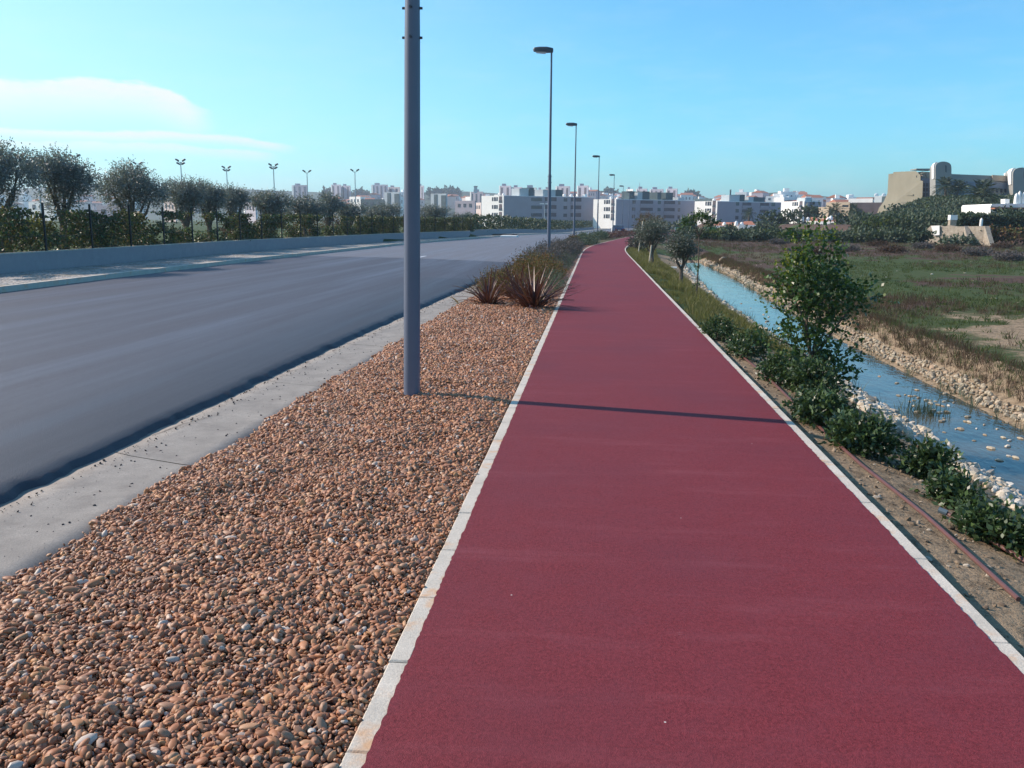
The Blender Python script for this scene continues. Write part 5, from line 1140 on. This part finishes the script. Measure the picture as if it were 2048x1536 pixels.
# ------------------------------------------------------------ hotel on the hill
ht = thing('hotel', 'large beige and grey hotel with rounded stair towers on the hill', 'hotel', (ax(1870, 200), 200, 0))
ox, oy = ht.location.x, ht.location.y
def hp_(px_, py_, D): p = at(px_, py_, D); return (p[0]-ox, p[1]-oy, p[2])
# lit beige wing with flared foot: runs from (1757..) back-left to (1845) front-right
def Dl(px_, a=(1757, 232), b_=(1846, 204)): return a[1]+(b_[1]-a[1])*(px_-a[0])/(b_[0]-a[0])
pts = [(1752, 432), (1758, 416), (1768, 402), (1775, 386), (1777, 348), (1786, 347), (1787, 344), (1832, 342), (1841, 350), (1841, 361), (1846, 362), (1843, 432)]
nb = Vector((.31, .95, 0)).normalized()
MB().extr([hp_(x, y, Dl(x)) for x, y in pts], nb*16).build('lit_wing', M['beige'], ht)
for (a, b_, ya, yb_, mt) in [(1813, 1826, 388, 391, 'beige'), (1801, 1826, 402, 405, 'beige')]:
    MB().extr([hp_(x, y, Dl(x)-1.2) for x, y in ((a, ya), (b_, ya), (b_, yb_), (a, yb_))], nb*1.1).build('balcony_ledge', M[mt], ht)
MB().extr([hp_(x, y, Dl(x)-.04) for x, y in ((1820, 378), (1827, 360), (1828, 404), (1820, 404))], nb*.34).build('stair_fin', M['beige2'], ht)
for x, y in ((1834, 353), (1818, 381)): MB().extr([hp_(x+u, y+v, Dl(x)-.1) for u, v in ((-1.5, -2), (1.5, -2), (1.5, 2), (-1.5, 2))], nb*.08).build('small_window', M['glassd'], ht)
# glazed recess between the wing and the tower
MB().extr([hp_(x, y, 206.5) for x, y in ((1842, 356), (1870, 358), (1872, 430), (1842, 432))], (0, 10, 0)).build('recess_wall', M['hotelw'], ht)
for i, x in enumerate((1848, 1854, 1860, 1866)):
    for k in range(6): y = 366+k*10; MB().extr([hp_(x+u, y+v, 206.4) for u, v in ((-1.8, 0), (1.8, 0), (1.8, 7), (-1.8, 7))], (0, -.12, 0)).build('window', M['glassd'], ht)
# terrace arches on the roof
for yy in (348, 356):
    MB().tube([hp_(x, y, 208.5) for x, y in ((1842, yy), (1848, yy-1), (1853, yy+3), (1856, yy+10))], .28, 6).build('roof_arch', M['beige'], ht)
MB().extr([hp_(x, y, 210) for x, y in ((1833, 337), (1868, 337), (1868, 340), (1833, 339))], (0, 4, 0)).build('roof_beam', M['hotelg'], ht)
MB().extr([hp_(x, y, 211) for x, y in ((1845, 343), (1868, 345), (1868, 358), (1845, 358))], (0, 5, 0)).build('roof_storey', M['beige2'], ht)
def tower(px0, px1, ytop, ybot, D, lit):
    w_ = px1-px0; prof = [(px0, ybot)]+[(px0+w_*(.5-.5*math.cos(a)), ytop+w_*.42*(1-math.sin(a)**.7)) for a in np.linspace(0.0, PI, 15)]+[(px1, ybot)]
    MB().extr([hp_(x, y, D) for x, y in prof], (1.2, 6.5, 0)).build('rounded_tower', M['hotelg'], ht)
    pr2 = [(x-w_*.14, y) for x, y in prof if x < px0+w_*.6]
    pr2 = [(px0-w_*.12, ybot*.0+ytop+34)]+[(px0-w_*.12+(w_*.5)*(.5-.5*math.cos(a)), ytop+w_*.42*(1-math.sin(a)**.7)+.4) for a in np.linspace(0, PI*.5, 9)]+[(px0+w_*.16, ytop+34)]
    MB().extr([hp_(x, y, D+.9) for x, y in pr2], (1.0, 4, 0)).build('white_rib', M['white'], ht)
    MB().extr([hp_(x, y, D-.12) for x, y in ((px0+w_*.62, ytop+7), (px0+w_*.70, ytop+9), (px0+w_*.70, ytop+22), (px0+w_*.62, ytop+20))], (0, .1, 0)).build('slot_window', M['glassd'], ht)
tower(1871, 1903, 323, 432, 196, 1); tower(2026, 2062, 335, 436, 197, 1)
def Dw(px_): return 199+(px_-1902)*.03
def wing(pts, mt, nm, off=0.0, th=12): MB().extr([hp_(x, y, Dw(x)+off) for x, y in pts], (0, th, 0)).build(nm, M[mt], ht)
wing([(1902, 348), (2028, 353), (2028, 436), (1902, 432)], 'hotelg', 'long_wing')
wing([(1904, 362), (2026, 366), (2026, 378), (1904, 375)], 'hotelw', 'balcony_band', -.35, .3); wing([(1904, 385), (2026, 388), (2026, 398), (1904, 396)], 'hotelw', 'balcony_band', -.35, .3); wing([(1904, 406), (2026, 408), (2026, 418), (1904, 416)], 'hotelw', 'balcony_band', -.35, .3)
for i in range(14): x = 1908+i*8.4; wing([(x, 376), (x+4.5, 376.3), (x+4.5, 385), (x, 384.5)], 'glassd', 'window', -.1, .08); wing([(x, 397), (x+4.5, 397.3), (x+4.5, 405), (x, 404.5)], 'glassd', 'window', -.1, .08)
wing([(1985, 350), (2026, 352), (2026, 364), (1985, 361)], 'beige2', 'roof_terrace', -.5, .4)
for x in (2012, 2018): wing([(x, 346), (x+2, 346), (x+2, 353), (x, 353)], 'white', 'roof_post', 1, 1)

# white villa, buttressed wall, hedge
vt = thing('white_villa', 'bright white villa with round chimneys at the right edge of the picture', 'villa', (ax(2000, 118), 118, 0)); vx = vt.location.x
def vp(px_, py_, D): p = at(px_, py_, D); return (p[0]-vx, p[1]-118, p[2])
def vs_(nm, mt, pts, D, th): MB().extr([vp(x, y, D) for x, y in pts], (0, th, 0)).build(nm, M[mt], vt)
vs_('wall', 'white', [(1981, 445), (1981, 412), (1984, 408), (2100, 407), (2100, 447)], 118, 9)
vs_('parapet', 'white', [(1981, 413), (1984, 408), (2026, 407), (2026, 415)], 117.6, .39)
vs_('sloped_roof', 'tile', [(1990, 415.5), (2000, 415), (2100, 415), (2100, 418), (1990, 418)], 116.8, 1.1)
vs_('window_band', 'dkpan', [(1984, 418.5), (2040, 418.5), (2040, 423), (1990, 423)], 117.9, .09)
vs_('roof_box', 'white', [(2010, 407), (2010, 398), (2019, 398), (2019, 407)], 120, 1.2)
for x, yt in ((2031, 390), (2037, 386), (2046, 388)):
    p = vp(x, 410, 118.8); hh = (412-yt)*118/1750; MB().tube([p, (p[0], p[1], p[2]+hh*.6), (p[0], p[1], p[2]+hh*.85), (p[0], p[1], p[2]+hh)], [.26, .25, .19, .04], 10).build('chimney', M['white'], vt, True)
vs_('side_wall', 'white', [(2000, 447), (2001, 424), (2010, 424), (2005, 447)], 116.9, .4)
bw = thing('retaining_wall', 'old buttressed retaining wall of weathered render below the villa hedge', 'wall', (ax(1920, 95), 95, 0)); bx = bw.location.x
def bp(px_, py_, D): p = at(px_, py_, D); return (p[0]-bx, p[1]-95, p[2])
def bD(x, D): return D+3.2-(x-1848)*.046
def bs(nm, mt, pts, D, th): MB().extr([bp(x, y, bD(x, D)) for x, y in pts], (th*.45, th*.9, 0)).build(nm, M[mt], bw)
bs('wall', 'oldwall', [(1848, 492), (1852, 460), (1862, 451), (1880, 451), (1890, 453), (1898, 450), (1915, 453), (1975, 452), (1980, 455), (1982, 495)], 96, 1.0)
bs('patched_render', 'white', [(1862, 452), (1879, 451), (1879, 470), (1868, 471)], 95.8, .15)
for a, b_ in ((1921, 1933), (1959, 1974)):
    D = bD(b_, 95.9); top = [bp(b_, 452, D), bp(b_-2, 452, D)]; zb = bp(a, 494, D)[2]
    p = bp(b_, 452, D); mb = MB(); w_ = .22; mb.add([(p[0]-w_, p[1], p[2]), (p[0]+w_, p[1], p[2]), (p[0]-w_, p[1], zb), (p[0]+w_, p[1], zb), (p[0]-w_, p[1]-1.9, zb), (p[0]+w_, p[1]-1.9, zb)], [(0, 1, 5, 4), (0, 4, 2), (1, 3, 5), (2, 4, 5, 3), (0, 2, 3, 1)]); mb.build('buttress', M['oldwall'], bw)
gp = thing('gate_pillar', 'square white pillar standing above the old retaining wall', 'pillar', (ax(1905, 97.5), 97.5, 0)); z0_ = az_(1905, 452, 97.5)-.3; MB().box(-.32, .32, -.3, .3, z0_, az_(1905, 440, 97.5)).build('shaft', M['oldwall'], gp); MB().box(-.36, .36, -.34, .34, az_(1905, 440, 97.5)+.002, az_(1905, 430, 97.5)).build('cap', M['white'], gp)
MB().tube([(ax(1963, 98), 98, az_(1963, 454, 98)), (ax(1963, 98), 98, az_(1963, 440, 98)), (ax(1963, 98), 98, az_(1963, 436, 98))], [.16, .16, .05], 10).build('white_chimney_pot', M['white'], label='small white rounded chimney above the buttressed wall', cat='chimney')
hx0, hx1 = ax(1912, 99), ax(2110, 99); n = 7000; P = np.stack([hx0+(hx1-hx0)*RNG.random(n), 98.6+1.6*RNG.random(n), .9+(az_(1950, 428, 99)-.9)*RNG.random(n)], -1); k = P[:, 2] < az_(1950, 429, 99)+.25*(fbm(P[:, 0], P[:, 1]*0)-.5)
V, F = leaf_quads(P[k], unit(RNG.normal(size=(k.sum(), 3))), .32, .2); vh = thing('villa_hedge', 'clipped green hedge on top of the buttressed retaining wall', 'hedge'); obj('foliage', npmesh('foliage', V, F, M['bush']), vh)

# culvert wing, dark fence, green windbreak
cv = thing('culvert_wing', 'slanted brown culvert wing wall at the far end of the ditch', 'wall', (ax(1475, 118), 118, 0)); kx = cv.location.x
def kp(px_, py_, D): p = at(px_, py_, D); return (p[0]-kx, p[1]-118, p[2])
MB().extr([kp(x, y, 118) for x, y in ((1466, 464), (1485, 465), (1485, 478), (1477, 480))], (0, 1.2, 0)).build('panel', M['rust'], cv)
MB().extr([kp(x, y, 122) for x, y in ((1400, 466), (1467, 465), (1475, 478), (1400, 480))], (0, .8, 0)).build('dark_wall', M['glassd'], cv)
wb = thing('windbreak', 'bright green windbreak screen behind the waterside trees', 'screen', (ax(1360, 150), 150, 0)); kx2 = wb.location.x
for a, b_ in ((1350, 1376), (1404, 1432)): p0, p1 = at(a, 461, 150), at(b_, 454.5, 150); MB().box(p0[0]-kx2, p1[0]-kx2, 0, .08, p0[2], p1[2]).build('screen_panel', M['green'], wb)
for a in (1350, 1376, 1404, 1432): p0 = at(a, 464, 150); MB().box(p0[0]-kx2-.04, p0[0]-kx2+.04, -.06, -.003, p0[2]-.4, az_(a, 454, 150)).build('screen_post', M['white'], wb)

# ------------------------------------------------------------ floodlight masts
def mast(label, heads):
    t = thing('floodlight_mast', label, 'floodlight', group='slim floodlight masts behind the olive trees'); MB().tube([(0, 0, 0), (0, 0, 11.6)], [.13, .08], 8).build('pole', M['gray2'], t, True)
    MB().tube([(-.55, 0, 11.75), (-.2, 0, 11.55), (.2, 0, 11.55), (.55, 0, 11.75)], .05, 5).build('crossbar', M['steeld'], t)
    for i, (x, z) in enumerate([(-.62, 11.95), (.62, 11.95), (-.45, 11.35), (.45, 11.35)][:heads]):
        mm = Matrix.Translation((x, 0, z)) @ Euler((0, .5 if x < 0 else -.5, 0)).to_matrix().to_4x4(); MB().box(-.30, .30, -.18, .18, -.13, .13, mm, .05).build('floodlight_head', M['steeld'], t)
    return t
m4 = mast('m', 4); m2 = mast('m', 2); first = {4: m4, 2: m2}; used = set()
for px_, py_, D, hd_, lab in [(368, 320, 155, 4, 'four-headed floodlight mast above the fourth olive tree'), (458, 334, 172, 4, 'four-headed floodlight mast above the sixth olive tree'), (551, 329, 162, 4, 'four-headed floodlight mast at the right of the cloud tip'), (617, 342, 182, 2, 'two-headed floodlight mast, shortest in view'), (712, 340, 180, 2, 'two-headed floodlight mast nearest the lamp post'),
                              (160, 311, 140, 2, 'two-headed floodlight mast topping the second olive tree'), (283, 326, 165, 2, 'two-headed floodlight mast barely above the third olive tree'), (84, 317, 145, 2, 'two-headed floodlight mast hidden in the second olive crown')]:
    o = first[hd_] if hd_ not in used else copy_tree(first[hd_]); used.add(hd_); o.location = (ax(px_, D), D, az_(px_, py_, D)-11.95); o['label'] = lab

# ------------------------------------------------------------ parked car and small items
ct = thing('parked_car', 'dark blue car parked on the road beyond the lamps', 'car', (ax(1237, 158), 158, float(dip(158))), math.radians(6))
side = [(-2.0, .35), (-2.05, .75), (-1.9, .95), (-1.0, 1.05), (-.45, 1.45), (.9, 1.47), (1.75, 1.0), (2.0, .85), (2.02, .35)]
MB().extr([(-.82, y, z) for y, z in side], (1.64, 0, 0)).build('body', M['carp'], ct)
MB().add([(-.70, -2.0+1.02, 1.08), (.70, -.98, 1.08), (.62, -.48, 1.42), (-.62, -.48, 1.42), (-.7, -.99, 1.06), (.7, -.99, 1.06), (.62, -.5, 1.45), (-.62, -.5, 1.45)], [(4, 5, 6, 7)]).build('rear_window', M['glassd'], ct)
for s in (-1, 1):
    for y in (-1.25, 1.3): w_ = MB().tube([(s*.72, y, .32), (s*.86, y, .32)], .32, 14).build('wheel', M['rubber'], ct, True); MB().tube([(s*.861, y, .32), (s*.875, y, .32)], .18, 10).build('rim', M['gray2'], w_)
    MB().box(s*.62-.12, s*.62+.12, -2.08, -2.03, .7, .85).build('tail_light', M['redl'], ct)
    MB().extr([(s*.825, y, z) for y, z in ((-.9, 1.05), (-.42, 1.40), (.85, 1.42), (1.45, 1.05))], (s*.01, 0, 0)).build('side_window', M['glassd'], ct)
MB().box(-.3, .3, -2.075, -2.052, .55, .66).build('number_plate', M['white'], ct)
q = at(1224.5, 462, 150); MB().tube([(q[0], 150, -.5), (q[0], 150, -.5+1.2), (q[0], 150, .8)], [.16, .16, .05], 8).build('white_marker_post', M['white'], label='short white marker post left of the parked car', cat='post')
ds = thing('double_street_lamp', 'small far double-armed lamp against the shaded grey apartment front', 'street lamp', (ax(1089, 180), 180, -.4))
zt_ = az_(1089, 408, 180)+.4; MB().tube([(0, 0, 0), (0, 0, zt_)], [.08, .05], 8).build('pole', M['gray2'], ds)
for s in (-1, 1): MB().box(min(s*.1, s*1.0), max(s*.1, s*1.0), -.15, .15, zt_-.05, zt_+.12, None, .03).build('lamp_head', M['white'], ds)
MB().box(-2.5, -1.9, 90, 90.1, .9, 1.7) 

# ------------------------------------------------------------ haze
HZ = True
if HZ:
    m = bpy.data.materials.new('haze_air'); m.use_nodes = True; nt = m.node_tree; nt.nodes.clear(); o = N(nt, 'ShaderNodeOutputMaterial'); pv = N(nt, 'ShaderNodeVolumePrincipled')
    pv.inputs['Color'].default_value = (0.72, 0.84, 1.0, 1); pv.inputs['Density'].default_value = 0.00030; pv.inputs['Anisotropy'].default_value = 0.3
    nt.links.new(pv.outputs[0], o.inputs['Volume'])
    MB().box(-2600, 2600, -80, 2400, -12, 75).build('haze', m, kind='stuff')
